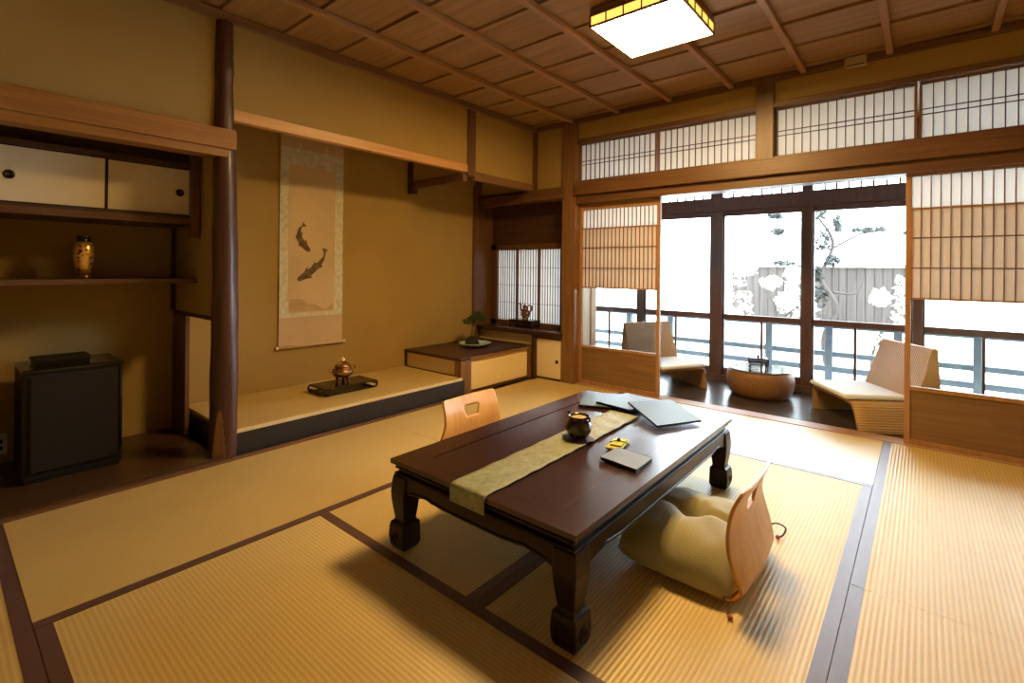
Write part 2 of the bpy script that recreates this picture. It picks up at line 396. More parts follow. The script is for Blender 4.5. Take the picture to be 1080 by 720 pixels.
# hanging post, cross beam, rail to the corner
trim(bx(XF-.05, XF+.02, 3.02, 3.11, 1.90, CZ-.04), 'beam_z', 'short hanging post at the end of the pale alcove beam', 'post')
trim(bx(XB, XF, 2.975, 3.03, 1.845, 1.915), 'beam_x', 'cross beam from the hanging post to the back wall', 'beam')
trim(bx(XB, XB+.06, 2.965, 3.04, 1.80, 2.10), 'dark_z', 'small dark bracket post on the back wall', 'bracket')
struct('wall_left_cross', bx(XB, XF-.02, 2.985, 3.02, 1.915, 2.38), 'sand', 'plaster panel above the cross beam', 'wall')
trim(bx(XF-.045, XF+.012, 3.11, 3.99, 1.875, 1.945), 'frame_y', 'rail under the hanging wall beside the corner', 'rail')
trim(bx(XF-.005, XF+.03, 3.955, 4.0, 1.9, CZ-.04), 'beam_z', 'slim corner strip between the two walls', 'strip')

# log post (tokobashira)
mb = MB(); n = 90; rings = []
fd = Vector((.80, -.60))
for j in range(201):
    z = CZ*j/200*.985
    r = .069-.028*max(0, (z-.9)/1.6)+.0018*math.sin(z*5.3)+.0012*math.sin(z*17)
    if z > 1.85: r += .006*max(0, 1-abs(z-2.2)/.08)
    cx = -3.045+.006*math.sin(z*2.1); cy = 1.088+.008*math.sin(z*1.7+.6)
    ring = []
    for k in range(n):
        a = 2*PI*k/n; rr = r*(1+.03*math.sin(3*a+z*2)+.02*math.sin(5*a-z*4))
        dx, dy = rr*math.cos(a), rr*math.sin(a)
        if z < .30:
            lim = r*(.84+.16*(z/.30)**.8); d = dx*fd.x+dy*fd.y
            if d > lim: dx -= fd.x*(d-lim); dy -= fd.y*(d-lim)
        ring.append((cx+dx, cy+dy, z))
    rings.append(ring)
mb.loft(rings)
lp = trim(mb, ['log', 'frame_z'], 'dark polished natural log post between the alcoves', 'pillar', bevel=0)
for p in lp.data.polygons:
    p.use_smooth = True
    c = p.center
    if c.z < .29:
        r = .069+.0018*math.sin(c.z*5.3)+.0012*math.sin(c.z*17); cx = -3.045+.006*math.sin(c.z*2.1); cy = 1.088+.008*math.sin(c.z*1.7+.6)
        if (c.x-cx)*fd.x+(c.y-cy)*fd.y > r*(.84+.16*(c.z/.30)**.8)-.0008: p.material_index = 1; p.use_smooth = False

# alcove floors
struct('floor_shelf_alcove', bx(XB, -2.99, .17, 1.06, -.05, .022), 'floorboard', 'dark polished board floor of the shelf alcove', 'floor')
trim(bx(-2.99, -2.955, .17, 2.97, -.03, .012), 'beam_y', 'slim brown sill between the mats and the alcoves', 'sill')
struct('floor_scroll_alcove', bx(XB, -3.0, 1.112, 2.97, -.05, .135), 'lacquer', 'black lacquered step of the scroll alcove', 'step', bevel=.004)
t = thing('alcove_mat', 'thin straw mat laid on the raised black step below the hanging scroll', 'mat', (-3.4, 2.0, .135))
obj('mat_body', bx(XB+.005, -3.012, 1.12, 2.940, .135, .155), 'tat_x', t, bevel=.003)
obj('edge_strip', bx(-3.012, -2.998, 1.118, 2.940, .135, .158), 'rim', t, bevel=.002)

# raised platform at the far end of the scroll alcove
PY0, PY1, PZ = 2.955, 3.985, .315
t = thing('display_platform', 'raised platform with dark board top carrying the bonsai tray', 'platform', (-3.4, 3.4, 0))
mb = MB().box(XB, -3.03, PY0-.01, 3.88, PZ-.028, PZ); obj('board_top', mb, 'dark_y', t, bevel=.004)
obj('side_panel', bx(XB, -3.10, PY0+.01, PY0+.03, .155, PZ-.028), 'sand_pale', t)
obj('front_panel', bx(-3.07, -3.045, PY0+.12, 3.885, .022, PZ-.03), 'sand_pale', t)
obj('corner_post', bx(-3.10, -3.02, PY0-.012, PY0+.115, .0, PZ-.028), 'frame_z', t, bevel=.003)
obj('end_post', bx(-3.07, -3.025, 3.885, 3.93, .0, PZ), 'beam_z', t, bevel=.003)
obj('bottom_rail', bx(-3.07, -3.035, PY0+.115, 3.885, .0, .022), 'dark_y', t)
obj('top_rail', bx(-3.072, -3.025, PY0+.115, 3.885, PZ-.03, PZ-.0), 'frame_y', t)
obj('back_edge_strip', bx(XB, XB+.02, PY0-.006, PY0+.02, .155, PZ-.028), 'dark_z', t)

# study window bay (tsuke-shoin) left of the corner post
YW = 4.20
trim(bx(XB-.02, XB+.03, 3.86, 3.91, .0, 2.0), 'beam_z', 'corner strip where the alcove back wall meets the study window bay', 'strip')
struct('wall_back_cheek', bx(XB-.04, XB, 3.9, 4.3, -.05, 2.4), 'beam_z', 'wooden cheek of the study window bay', 'wall')
struct('wall_back_header', bx(XB, -2.66, 4.19, 4.25, 1.33, 1.90), 'dark_x', 'dark wooden header panel over the study window', 'wall')
struct('wall_back_soffit', bx(XB, -2.66, 4.0, 4.25, 1.86, 1.90), 'dark_x', 'wood soffit of the study window bay', 'wall')
struct('wall_back_study', bx(XB, -2.58, 4.0, 4.06, 1.87, CZ+.07), 'sand', 'plaster wall above the study window bay', 'wall')
trim(bx(XB, -2.66, 3.95, 4.03, 1.765, 1.87), 'beam_x', 'lintel above the study window bay', 'lintel')
trim(bx(-3.16, -2.66, 3.925, 3.97, 1.775, 1.885), 'beam_x', 'end of the long lintel board that turns past the corner post', 'lintel', bevel=.004)
struct('wall_back_study_base', bx(XB, -2.66, 4.06, 4.25, -.05, .45), 'sand_pale', 'plaster base wall under the study window', 'wall')
t = thing('window_desk', 'dark glossy built-in desk board under the study window', 'desk', (-3.2, 4.05, .43))
obj('desk_board', bx(XB, -2.665, 3.925, 4.19, .425, .47), W['table_x'], t, bevel=.005)
obj('under_panel', bx(XB, -3.035, 3.99, 4.01, .318, .425), 'sand_pale', t)
t = thing('low_cupboard', 'small cream sliding door cupboard under the dark desk board', 'cupboard', (-2.83, 4.0, 0))
mb = MB().box(-3.03, -2.98, 3.94, 4.05, .001, .424).box(-2.98, -2.69, 3.95, 4.05, .395, .424).box(-2.98, -2.69, 3.95, 4.05, .001, .02)
obj('frame', mb, 'dark_z', t, bevel=.002)
d = obj('door', bx(-2.98, -2.665, 3.965, 3.98, .02, .395), 'fusuma', t)
obj('finger_pull', MB().lathe([(.004, 0), (.016, 0), (.018, .004), (.014, .006), (.002, .004)], n=16), 'black', d, world=False)
d.children[0].rotation_euler = (PI/2, 0, 0); d.children[0].location = Vector((-2.735, 3.965, .185))-t.location

# study window: three shoji sashes
WIN[0] += 1
w = bpy.data.objects.new('window_%d' % WIN[0], None); C.objects.link(w); w.location = (-3.2, YW, .47); w['kind'] = 'structure'
w['label'] = 'papered study window beside the corner post'; w['category'] = 'window'
mb = MB().box(XB, -3.715, YW-.03, YW+.04, .47, 1.36).box(XB, -2.66, YW-.03, YW+.04, 1.30, 1.36).box(XB, -2.66, YW-.03, YW+.04, .47, .52)
for x in (-3.435, -3.135): mb.box(x-.013, x+.013, YW-.015, YW+.03, .52, 1.30)
mb.box(-2.86, -2.83, YW-.015, YW+.03, .52, 1.30)
obj('frame', mb, 'beam_z', w, bevel=.002)
mb = MB()
for a, b in ((-3.715, -3.448), (-3.422, -3.148), (-3.122, -2.86)):
    k = 8
    for i in range(1, k): x = a+(b-a)*i/k; mb.box(x-.0022, x+.0022, YW-.006, YW+.004, .52, 1.30)
    for i in range(1, 4): z = .52+.78*i/4; mb.box(a, b, YW-.004, YW+.004, z-.002, z+.002)
obj('lattice', mb, 'frame_z', w)
obj('paper', bx(-3.715, -2.66, YW+.006, YW+.008, .52, 1.30), 'paper', w)

# corner post + lintels on the shoji wall
trim(bx(-2.685, -2.535, 3.955, 4.10, -.03, CZ-.04), 'frame_z', 'square cedar corner post beside the study window', 'post', bevel=.005)
trim(bx(-.965, -.845, 3.96, 4.09, 1.90, CZ-.04), 'beam_z', 'short cedar post between the papered transoms', 'post', bevel=.004)
trim(bx(-2.535, XR, 3.925, 3.975, 1.79, 1.905), 'beam_x', 'long cedar lintel board across the veranda opening', 'lintel', bevel=.004)
trim(bx(-2.535, XR, 3.965, 4.12, 1.715, 1.79), 'beam_x', 'grooved head rail of the shoji screens', 'rail')
trim(bx(-2.535, XR, 3.97, 4.10, 1.90, 1.93), 'beam_x', 'sill rail of the papered transoms', 'rail')
trim(bx(-2.535, XR, 3.97, 4.10, 2.285, 2.325), 'beam_x', 'head rail of the papered transoms', 'rail')
struct('wall_back_upper', bx(-2.6, XR, 4.0, 4.06, 2.325, CZ+.07), 'sand', 'plaster strip above the papered transoms', 'wall')
trim(bx(-2.66, XR, 3.985, 4.12, -.03, .004), 'thresh', 'threshold with a painted reflection tint between the mats and the veranda', 'threshold')

def ranma(x0, x1, label):
    WIN[0] += 1
    w = bpy.data.objects.new('window_%d' % WIN[0], None); C.objects.link(w); w.location = ((x0+x1)/2, YS, 1.93)
    w['kind'] = 'structure'; w['label'] = label; w['category'] = 'transom'
    mb = MB()
    f = .014
    mb.box(x0, x0+f, YS-.012, YS+.016, 1.93, 2.285).box(x1-f, x1, YS-.012, YS+.016, 1.93, 2.285)
    mb.box(x0+f, x1-f, YS-.012, YS+.016, 1.93, 1.938).box(x0+f, x1-f, YS-.012, YS+.016, 2.277, 2.285)
    obj('frame', mb, 'frame_z', w)
    mb = MB(); k = 15
    for i in range(1, k):
        x = x0+f+(x1-x0-2*f)*i/k; mb.box(x-.0026, x+.0026, YS-.006, YS+.006, 1.938, 2.277)
    for z in (2.088, 2.122): mb.box(x0+f, x1-f, YS-.005, YS+.005, z-.0025, z+.0025)
    obj('lattice', mb, 'dark_z', w)
    obj('paper', bx(x0+f, x1-f, YS+.007, YS+.009, 1.938, 2.277), 'paper', w)
ranma(-2.535, -1.765, 'papered transom next to the corner post')
ranma(-1.755, -.965, 'papered transom just before the short cedar post')
ranma(-.845, -.038, 'papered transom just past the short cedar post')
ranma(-.028, .80, 'papered transom at the edge of the picture')
trim(bx(.80, .92, 3.96, 4.09, 1.90, CZ-.04), 'frame_z', 'short cedar post beyond the last transom', 'post')
struct('wall_back_end', bx(.90, XR, 4.0, 4.06, -.05, 2.33), 'sand', 'plaster wall at the end of the shoji wall', 'wall')

def shoji(x0, x1, yc, label, zk, z0, rows, ztop, nbar, st=.03):
    DOOR[0] += 1
    w = bpy.data.objects.new('door_%d' % DOOR[0], None); C.objects.link(w); w.location = ((x0+x1)/2, yc, 0)
    w['kind'] = 'structure'; w['label'] = label; w['category'] = 'shoji screen'
    mb = MB().box(x0, x0+st, yc-.016, yc+.016, .004, 1.735).box(x1-st, x1, yc-.016, yc+.016, .004, 1.735)
    a, b = x0+st, x1-st
    mb.box(a, b, yc-.015, yc+.015, .004, .035).box(a, b, yc-.015, yc+.015, zk, zk+.025).box(a, b, yc-.015, yc+.015, ztop, 1.735)
    obj('frame', mb, 'shoji_z', w, bevel=.002)
    obj('kickboard', bx(a, b, yc-.006, yc+.006, .035, zk), 'kick', w)
    obj('glass_pane', bx(a, b, yc+.004, yc+.007, zk+.025, rows[-1]+.01), 'glass', w)
    mb = MB(); zt = rows[-1]
    for i in range(1, nbar):
        x = a+(b-a)*i/nbar; mb.box(x-.0028, x+.0028, yc-.008, yc+.002, zt, ztop)
    mb.box(a, b, yc-.008, yc+.002, zt-.005, zt+.005)
    obj('upper_lattice', mb, 'frame_z', w)
    obj('upper_paper', bx(a, b, yc+.003, yc+.0045, z0+.01, ztop), 'paper', w)
    # raised inner sash: its papered lattice overlaps the fixed paper
    mb = MB().box(a, b, yc-.02, yc-.008, z0, z0+.012).box(a, b, yc-.02, yc-.008, zt-.008, zt+.004)
    mb.box(a, a+.006, yc-.02, yc-.008, z0, zt).box(b-.006, b, yc-.02, yc-.008, z0, zt)
    s = obj('raised_sash', mb, 'shoji_x', w)
    mb = MB()
    for i in range(1, nbar):
        x = a+(b-a)*i/nbar; mb.box(x-.0028, x+.0028, yc-.022, yc-.012, z0, zt)
    for z in rows[:-1]: mb.box(a, b, yc-.022, yc-.012, z-.004, z+.004)
    obj('sash_lattice', mb, 'frame_z', s)
    obj('sash_paper', bx(a, b, yc-.0115, yc-.010, z0+.005, zt), 'paper_tan', s)
shoji(-2.535, -1.73, 4.055, 'shoji screen with raised sash beside the corner post', .345, .915, [1.103, 1.295, 1.479], 1.655, 19)
shoji(-.09, .90, 4.035, 'shoji screen with raised sash at the edge of the picture', .345, .92, [1.119, 1.309, 1.495], 1.70, 20)

# rest of the room, out of frame; cream colour chosen to bounce light
struct('wall_right', bx(XR, XR+.1, YB, 4.1, -.05, CZ+.05), 'fusuma', 'cream papered wall outside the picture', 'wall')
struct('wall_front', bx(XB-.1, XR+.1, YB-.1, YB, -.05, CZ+.05), 'fusuma', 'cream papered wall behind the camera', 'wall')

# ------------------------------------------------------------------ tatami mats
def tatami(x0, x1, y0, y1, long, borders, label):
    t = thing('tatami_mat', label, 'mat', ((x0+x1)/2, (y0+y1)/2, -.03), group='tatami mats on the floor')
    g = .0012
    obj('straw_body', bx(x0+g, x1-g, y0+g, y1-g, -.03, 0), 'tat_x' if long == 'y' else 'tat_y', t)
    hw = .042
    for b in borders:
        if b == 'x0': q = (x0+g, x0+hw, y0+g, y1-g)
        if b == 'x1': q = (x1-hw, x1-g, y0+g, y1-g)
        if b == 'y0': q = (x0+g, x1-g, y0+g, y0+hw)
        if b == 'y1': q = (x0+g, x1-g, y1-hw, y1-g)
        obj('border', bx(*q, 0, .0016), 'heri', t)
x0, x1, x2, x3, x4 = -2.953, -2.022, -1.114, -.19, .74
y0, y1, y2, y3, y4 = .213, 1.160, 2.083, 3.09, 3.983
tatami(x0, x1, y0, y2, 'y', ['x1'], 'long tatami mat in front of the dark shelf alcove')
tatami(x0, x1, y2, y4, 'y', ['x1'], 'long tatami mat beside the raised scroll alcove and platform')
tatami(x1, x3, y0, y1, 'x', ['y0', 'y1'], 'large tatami mat across the front before the table')
tatami(x1, x2, y1, y3, 'y', ['x1'], 'tatami mat under the alcove half of the table')
tatami(x2, x3, y1, y3, 'y', ['x0', 'x1'], 'tatami mat under the khaki cushion and plywood floor chair')
tatami(x1, x3, y3, y4, 'x', ['y0'], 'bright tatami mat between the table and the veranda threshold')
tatami(x3, x4, y0, y2, 'y', ['x0', 'x1'], 'tatami mat nearest the camera past the wide mauve border')
tatami(x3, x4, y2, y4, 'y', ['x0', 'x1'], 'tatami mat in front of the shoji screen at the picture edge')
tatami(x0, x2, -.71, y0, 'x', ['y1'], 'tatami mat cut off by the lower corner near the shelf alcove')

# ------------------------------------------------------------------ ceiling lamp, detector
def ceiling_lamp(lx0, lx1, ly0, ly1, label, glow):
    lz0, lz1 = 2.418, 2.487
    t = thing('ceiling_lamp', label, 'lamp', ((lx0+lx1)/2, (ly0+ly1)/2, lz0))
    mb = MB(); e = .010
    for (a, b) in ((lx0, ly0), (lx1-e, ly0), (lx0, ly1-e), (lx1-e, ly1-e)): mb.box(a, a+e, b, b+e, lz0, lz1)
    for z in (lz0, lz1-e):
        mb.box(lx0, lx1, ly0, ly0+e, z, z+e).box(lx0, lx1, ly1-e, ly1, z, z+e).box(lx0, lx0+e, ly0, ly1, z, z+e).box(lx1-e, lx1, ly0, ly1, z, z+e)
    for k in range(1, 5):
        x = lx0+(lx1-lx0)*k/5; yy = ly0+(ly1-ly0)*k/5
        mb.box(x-.003, x+.003, ly0, ly0+.006, lz0, lz1).box(x-.003, x+.003, ly1-.006, ly1, lz0, lz1)
        mb.box(lx0, lx0+.006, yy-.003, yy+.003, lz0, lz1).box(lx1-.006, lx1, yy-.003, yy+.003, lz0, lz1)
    obj('frame', mb, 'frame_x', t)
    obj('base_plate', bx(lx0+.004, lx1-.004, ly0+.004, ly1-.004, lz1-.004, CZ-.001), 'frame_x', t)
    obj('diffuser', bx(lx0+.008, lx1-.008, ly0+.008, ly1-.008, lz0+.001, lz0+.006), glow, t)
    mb = MB().box(lx0+.006, lx1-.006, ly0+.006, ly0+.008, lz0+.01, lz1-.01).box(lx0+.006, lx1-.006, ly1-.008, ly1-.006, lz0+.01, lz1-.01)
    mb.box(lx0+.006, lx0+.008, ly0+.008, ly1-.008, lz0+.01, lz1-.01).box(lx1-.008, lx1-.006, ly0+.008, ly1-.008, lz0+.01, lz1-.01)
    obj('side_paper', mb, 'lamp_side', t)
ceiling_lamp(-1.418, -.908, 2.335, 2.842, 'square ceiling lamp with glowing white underside over the low table', 'lamp_white')
t = thing('smoke_detector', 'small beige box detector on the wall under the ceiling', 'detector', (-.355, 3.96, 2.445))
obj('case', bx(-.415, -.295, 3.925, 3.962, 2.445, 2.515), 'plastic', t, bevel=.006)
obj('sensor_slot', bx(-.405, -.305, 3.922, 3.927, 2.452, 2.457), 'folder_edge', t)

# ------------------------------------------------------------------ shelf alcove furniture
t = thing('wall_cabinet', 'hanging cabinet with cream sliding doors over the gold vase', 'cabinet', (-3.6, .6, 1.33))
CX = -3.38
mb = MB().box(XB, CX, .175, 1.05, 1.335, 1.39).box(XB, CX, .175, 1.05, 1.672, 1.70).box(XB, CX, .175, .20, 1.39, 1.672).box(XB, CX, 1.035, 1.055, 1.39, 1.672)
mb.box(XB, XB+.01, .2, 1.035, 1.39, 1.672)
obj('body', mb, 'dark_y', t, bevel=.002)
obj('shelf_lip', bx(CX, CX+.03, .175, 1.055, 1.335, 1.372), 'beam_y', t, bevel=.003)
obj('end_post', bx(CX, CX+.06, 1.012, 1.055, 1.255, 1.76), 'beam_z', t, bevel=.003)
for a, b, py, xo in ((.20, .632, .255, 0), (.618, 1.035, .972, -.012)):
    xo += CX-.012
    mb = MB().box(xo-.012, xo, a, a+.012, 1.39, 1.672).box(xo-.012, xo, b-.012, b, 1.39, 1.672).box(xo-.012, xo, a, b, 1.39, 1.397).box(xo-.012, xo, a, b, 1.665, 1.672)
    d = obj('door', mb, 'black', t)
    obj('door_panel', bx(xo-.010, xo-.003, a+.012, b-.012, 1.397, 1.665), 'fusuma', d)
    p = obj('finger_pull', MB().lathe([(.003, 0), (.019, 0), (.022, .005), (.016, .007), (.003, .003)], n=18), 'black_gloss', d, world=False)
    p.rotation_euler = (0, PI/2, 0); p.location = Vector((xo-.004, py, 1.525))-t.location
t = thing('wall_shelf', 'long thin brown shelf board carrying the gold vase', 'shelf', (-3.6, .6, 1.0))
obj('shelf_board', bx(XB, CX+.015, .172, 1.058, .985, 1.015), 'beam_y', t, bevel=.004)
obj('hanger_post', bx(XB+.0, XB+.03, 1.035, 1.058, .80, 1.335), 'dark_z', t, bevel=.002)
# vase
vx, vy, vz = -3.53, .555, 1.015
t = thing('vase', 'small gold vase with dark neck and foot on the alcove shelf', 'vase', (vx, vy, vz))
obj('body', MB().lathe([(.030, .03), (.036, .055), (.044, .10), (.047, .14), (.044, .175), (.034, .20)], (vx, vy, vz)), 'gold', t, smooth=True)
obj('neck', MB().lathe([(.034, .199), (.027, .210), (.029, .222), (.034, .232), (.030, .233), (.024, .215)], (vx, vy, vz)), 'black_gloss', t, smooth=True)
obj('foot', MB().lathe([(.036, 0), (.037, .010), (.031, .018), (.030, .032)], (vx, vy, vz)), 'dark_bronze', t, smooth=True)
# dark box cabinet + tray
t = thing('floor_cabinet', 'dark square box cabinet on the alcove board floor', 'cabinet', (-3.46, .49, .022))
obj('body', bx(-3.63, -3.305, .30, .685, .035, .565), 'black', t, bevel=.008)
obj('top_board', bx(-3.635, -3.295, .297, .688, .560, .578), 'black_gloss', t, bevel=.006)
obj('door', bx(-3.308, -3.288, .325, .665, .075, .545), 'black', t, bevel=.006)
obj('plinth', bx(-3.62, -3.31, .31, .675, .022, .04), 'black', t)
obj('hinge', MB().tube([(-3.300, .675, .12), (-3.300, .675, .545)], .009, 10), 'black', t, smooth=True)
t = thing('lacquer_tray', 'flat black lidded box lying on the dark box cabinet', 'box', (-3.47, .46, .578))
obj('base', bx(-3.55, -3.40, .352, .565, .578, .592), 'black_gloss', t, bevel=.003)
obj('lid', bx(-3.555, -3.395, .347, .57, .592, .612), 'black', t, bevel=.004)
# outlet
t = thing('wall_outlet', 'ivory wall outlet low on the alcove back wall behind the dark cabinet', 'outlet', (XB, .262, .12))
obj('plate', bx(XB, XB+.008, .225, .288, .065, .175), 'ivory_plastic', t, bevel=.003)
for z in (.10, .135): obj('socket', bx(XB+.007, XB+.011, .243, .270, z-.010, z+.010), 'black', t)

# ------------------------------------------------------------------ hanging scroll
sy0, sy1, sx = 1.742, 2.278, XB+.012
t = thing('hanging_scroll', 'tall hanging scroll with two painted carp in the alcove', 'scroll', (sx, 2.01, .46))
def sheet(yA, yB, zA, zB, lift, curl=.0):
    def f(u, v):
        return (sx+lift+.004*math.sin(v*PI)*curl+.002*math.sin(v*9), yA+(yB-yA)*u, zA+(zB-zA)*v)
    return MB().grid(f, 2, 24)
obj('mount', sheet(sy0, sy1, .47, 2.16, 0), 'mount', t, solid=.0012)
obj('brocade_border', sheet(sy0, sy1, .66, 2.02, .0015), 'brocade', t, solid=.001)
obj('painting', sheet(sy0+.07, sy1-.075, .725, 1.89, .003), 'painting', t, solid=.001)
for yy in (sy0+.16, sy1-.16): obj('hanging_strip', sheet(yy-.012, yy+.012, 2.02, 2.16, .0015), 'brocade', t, solid=.001)
r = obj('roller', MB().tube([(sx+.006, sy0-.008, .462), (sx+.006, sy1+.008, .462)], .011, 12), 'mount', t, smooth=True)
for s, yy in ((-1, sy0-.008), (1, sy1+.008)):
    obj('roller_knob', MB().tube([(sx+.006, yy, .462), (sx+.006, yy+s*.008, .462), (sx+.006, yy+s*.018, .462)], [.013, .016, .014], 12), 'ivory', r, smooth=True)
obj('top_rod', MB().tube([(sx+.004, sy0, 2.16), (sx+.004, sy1, 2.16)], .007, 10), 'dark_y', t, smooth=True)
obj('hanging_cord', MB().tube([(sx, sy0+.1, 2.165), (sx-.006, 2.01, 2.26), (sx, sy1-.1, 2.165)], .0025, 6), 'cord', t)
def fish(spine, wid, name, label):
    P = catmull(spine, 8); n_ = len(P)-1; L = []; R = []
    for i, (yy, zz) in enumerate(P):
        a, b = P[max(i-1, 0)], P[min(i+1, n_)]
        ty, tz = b[0]-a[0], b[1]-a[1]; l = math.hypot(ty, tz); u = i/n_
        h = wid*(math.sin(PI*min(1, (u*1.05+.02))**.62)**.9*.95+.05) if u < .86 else wid*(.16+ (u-.86)/.14*.85)
        L.append((yy-tz/l*h, zz+ty/l*h)); R.append((yy+tz/l*h, zz-ty/l*h))
    mb = MB(); x = sx+.0052
    for i in range(n_): mb.add([(x, *L[i]), (x, *L[i+1]), (x, *R[i+1]), (x, *R[i])], [(0, 1, 2, 3)])
    for u, s, ln in ((.22, 1, .8), (.2, -1, .9), (.52, -1, .6), (.45, 1, .5)):
        i = int(u*n_); E = L if s > 0 else R
        c = P[i]; d = (E[i][0]-c[0], E[i][1]-c[1]); b2 = P[i+4]
        mb.add([(x, *E[i]), (x, c[0]+d[0]*(1+ln)+(b2[0]-c[0])*1.1, c[1]+d[1]*(1+ln)+(b2[1]-c[1])*1.1), (x, *E[i+4])], [(0, 1, 2)])
    o = obj(name, mb, 'ink', t, solid=.0006); part_label(o, label)
fish([(1.985, 1.215), (1.935, 1.265), (1.898, 1.325), (1.90, 1.39), (1.94, 1.43)], .024, 'painted_carp', 'upper dark carp swimming down')
fish([(1.885, .985), (1.96, 1.03), (2.03, 1.085), (2.10, 1.16), (2.115, 1.24)], .028, 'painted_carp', 'lower larger dark carp')
mb = MB().grid(lambda u, v: (sx+.0048, sy0+.08+(sy1-sy0-.17)*u, .735+(.07+.05*math.sin(u*5+1)+.015*math.sin(u*13))*v), 24, 1)
obj('painted_wash', mb, 'ink_pale', t, solid=.0004)

# ------------------------------------------------------------------ incense burner on its stand
ix0, ix1, iy0, iy1, iz = -3.50, -3.27, 1.83, 2.28, .1565
t = thing('burner_stand', 'low black lacquer stand with looped ends on the alcove mat', 'stand', ((ix0+ix1)/2, (iy0+iy1)/2, iz))
obj('stand_top', bx(ix0, ix1, iy0+.012, iy1-.012, iz+.046, iz+.06), 'black_gloss', t, bevel=.003)
for s, yy in ((1, iy0), (-1, iy1)):
    def ring(x):
        pts = [(x, yy+s*.012, iz+.053), (x, yy+s*.002, iz+.045), (x, yy, iz+.03), (x, yy+s*.004, iz+.014), (x, yy+s*.018, iz+.007), (x, yy+s*.05, iz+.007)]
        return catmull(pts, 4)
    for x in (ix0+.008, ix1-.008): obj('end_loop', MB().tube(ring(x), .007, 8), 'black_gloss', t, smooth=True)
    obj('end_bar', bx(ix0, ix1, yy-.006, yy+.006, iz+.024, iz+.034), 'black_gloss', t, bevel=.002)
    obj('foot_bar', bx(ix0, ix1, yy+(s*.035)-.008, yy+(s*.035)+.008, iz, iz+.014), 'black_gloss', t, bevel=.002)
for x in (ix0+.004, ix1-.010): obj('base_rail', bx(x, x+.006, iy0+.03, iy1-.03, iz+.002, iz+.012), 'black_gloss', t)
bx_, by_, bz_ = -3.40, 2.055, iz+.068
t = thing('incense_burner', 'bronze lidded incense burner with two ears on the low black stand', 'incense burner', (bx_, by_, bz_))
obj('bowl', MB().lathe([(.012, .024), (.045, .028), (.070, .045), (.080, .066), (.074, .085), (.056, .095), (.053, .102), (.062, .108)], (bx_, by_, bz_)), 'bronze', t, smooth=True)
l = obj('lid', MB().lathe([(.060, .108), (.056, .116), (.046, .130), (.030, .141), (.012, .146)], (bx_, by_, bz_)), 'bronze', t, smooth=True)
obj('finial', MB().lathe([(.009, .143), (.016, .151), (.018, .160), (.011, .170), (.004, .178)], (bx_, by_, bz_), 14), 'ivory', l, smooth=True)
for k in range(3):
    a = 2*PI*k/3+.4; c, s_ = math.cos(a), math.sin(a)
    obj('leg', MB().tube([(bx_+.034*c, by_+.034*s_, bz_+.036), (bx_+.046*c, by_+.046*s_, bz_+.022), (bx_+.042*c, by_+.042*s_, bz_+.010), (bx_+.050*c, by_+.050*s_, bz_)], [.017, .013, .010, .012], 8), 'dark_bronze', t, smooth=True)
for s in (-1, 1):
    P = catmull([(bx_, by_+s*.070, bz_+.062), (bx_, by_+s*.098, bz_+.070), (bx_, by_+s*.106, bz_+.094), (bx_, by_+s*.088, bz_+.106), (bx_, by_+s*.062, bz_+.096)], 5)
    obj('ear_handle', MB().tube(P, .0065, 8), 'bronze', t, smooth=True)

# ------------------------------------------------------------------ leaves helper
def leaves(mb, c, rad, n, size, rng, flat=1.0):
    for _ in range(n):
        while True:
            p = Vector([rng.uniform(-1, 1) for _ in range(3)])
            if .15 < p.length < 1: break
        q = Vector((c[0]+p.x*rad[0], c[1]+p.y*rad[1], c[2]+p.z*rad[2]))
        a = Vector([rng.uniform(-1, 1) for _ in range(3)]).normalized()
        b = a.cross(Vector([rng.uniform(-1, 1) for _ in range(3)])).normalized()
        s = size*rng.uniform(.6, 1.3)
        nrm = a.cross(b)*s*.12
        P = [q-a*s, q+b*s*.42, q+a*s, q-b*s*.42]
        mb.add([tuple(v) for v in P]+[tuple(q+nrm), tuple(q-nrm)], [(0, 1, 4), (1, 2, 4), (2, 3, 4), (3, 0, 4), (1, 0, 5), (2, 1, 5), (3, 2, 5), (0, 3, 5)])

# bonsai
rng = random.Random(3)
ox, oy, oz = -3.40, 3.50, PZ+.001
t = thing('bonsai', 'small bonsai tree with dark root ball in a pale blue tray on the platform', 'bonsai', (ox, oy, oz))
obj('tray', MB().lathe([(.060, 0), (.066, .003), (.118, .020), (.146, .038), (.150, .043), (.141, .043), (.112, .028), (.0005, .022)], (ox, oy, oz), 36, 1.0, 1.12, capt=False), 'celadon', t, smooth=True)
mb = MB(); rings = []
for j, (r, z) in enumerate([(.062, .024), (.066, .045), (.060, .068), (.046, .088), (.03, .102), (.018, .112)]):
    rings.append([(ox-.015+r*(1+.15*math.sin(3*a_+j))*math.cos(a_), oy-.02+r*(1+.15*math.sin(3*a_+j))*math.sin(a_), oz+z) for a_ in [2*PI*k/18 for k in range(18)]])
mb.loft(rings); obj('root_ball', mb, 'soil', t, smooth=True)
mb = MB().tube(catmull([(ox-.015, oy-.02, oz+.10), (ox-.01, oy-.015, oz+.16), (ox-.02, oy-.005, oz+.20), (ox-.0, oy-.005, oz+.245), (ox+.005, oy+.0, oz+.28)], 5), [.02-.012*i/20 for i in range(21)], 8)
for e in ((-.0, -.06, .245), (.01, .07, .275), (.0, .0, .30)):
    mb.tube([(ox-.01, oy, oz+.215), (ox+e[0], oy+e[1]*.6, oz+e[2]-.01), (ox+e[0], oy+e[1], oz+e[2])], [.008, .006, .003], 6)
obj('trunk', mb, 'bark', t, smooth=True)
mb = MB()
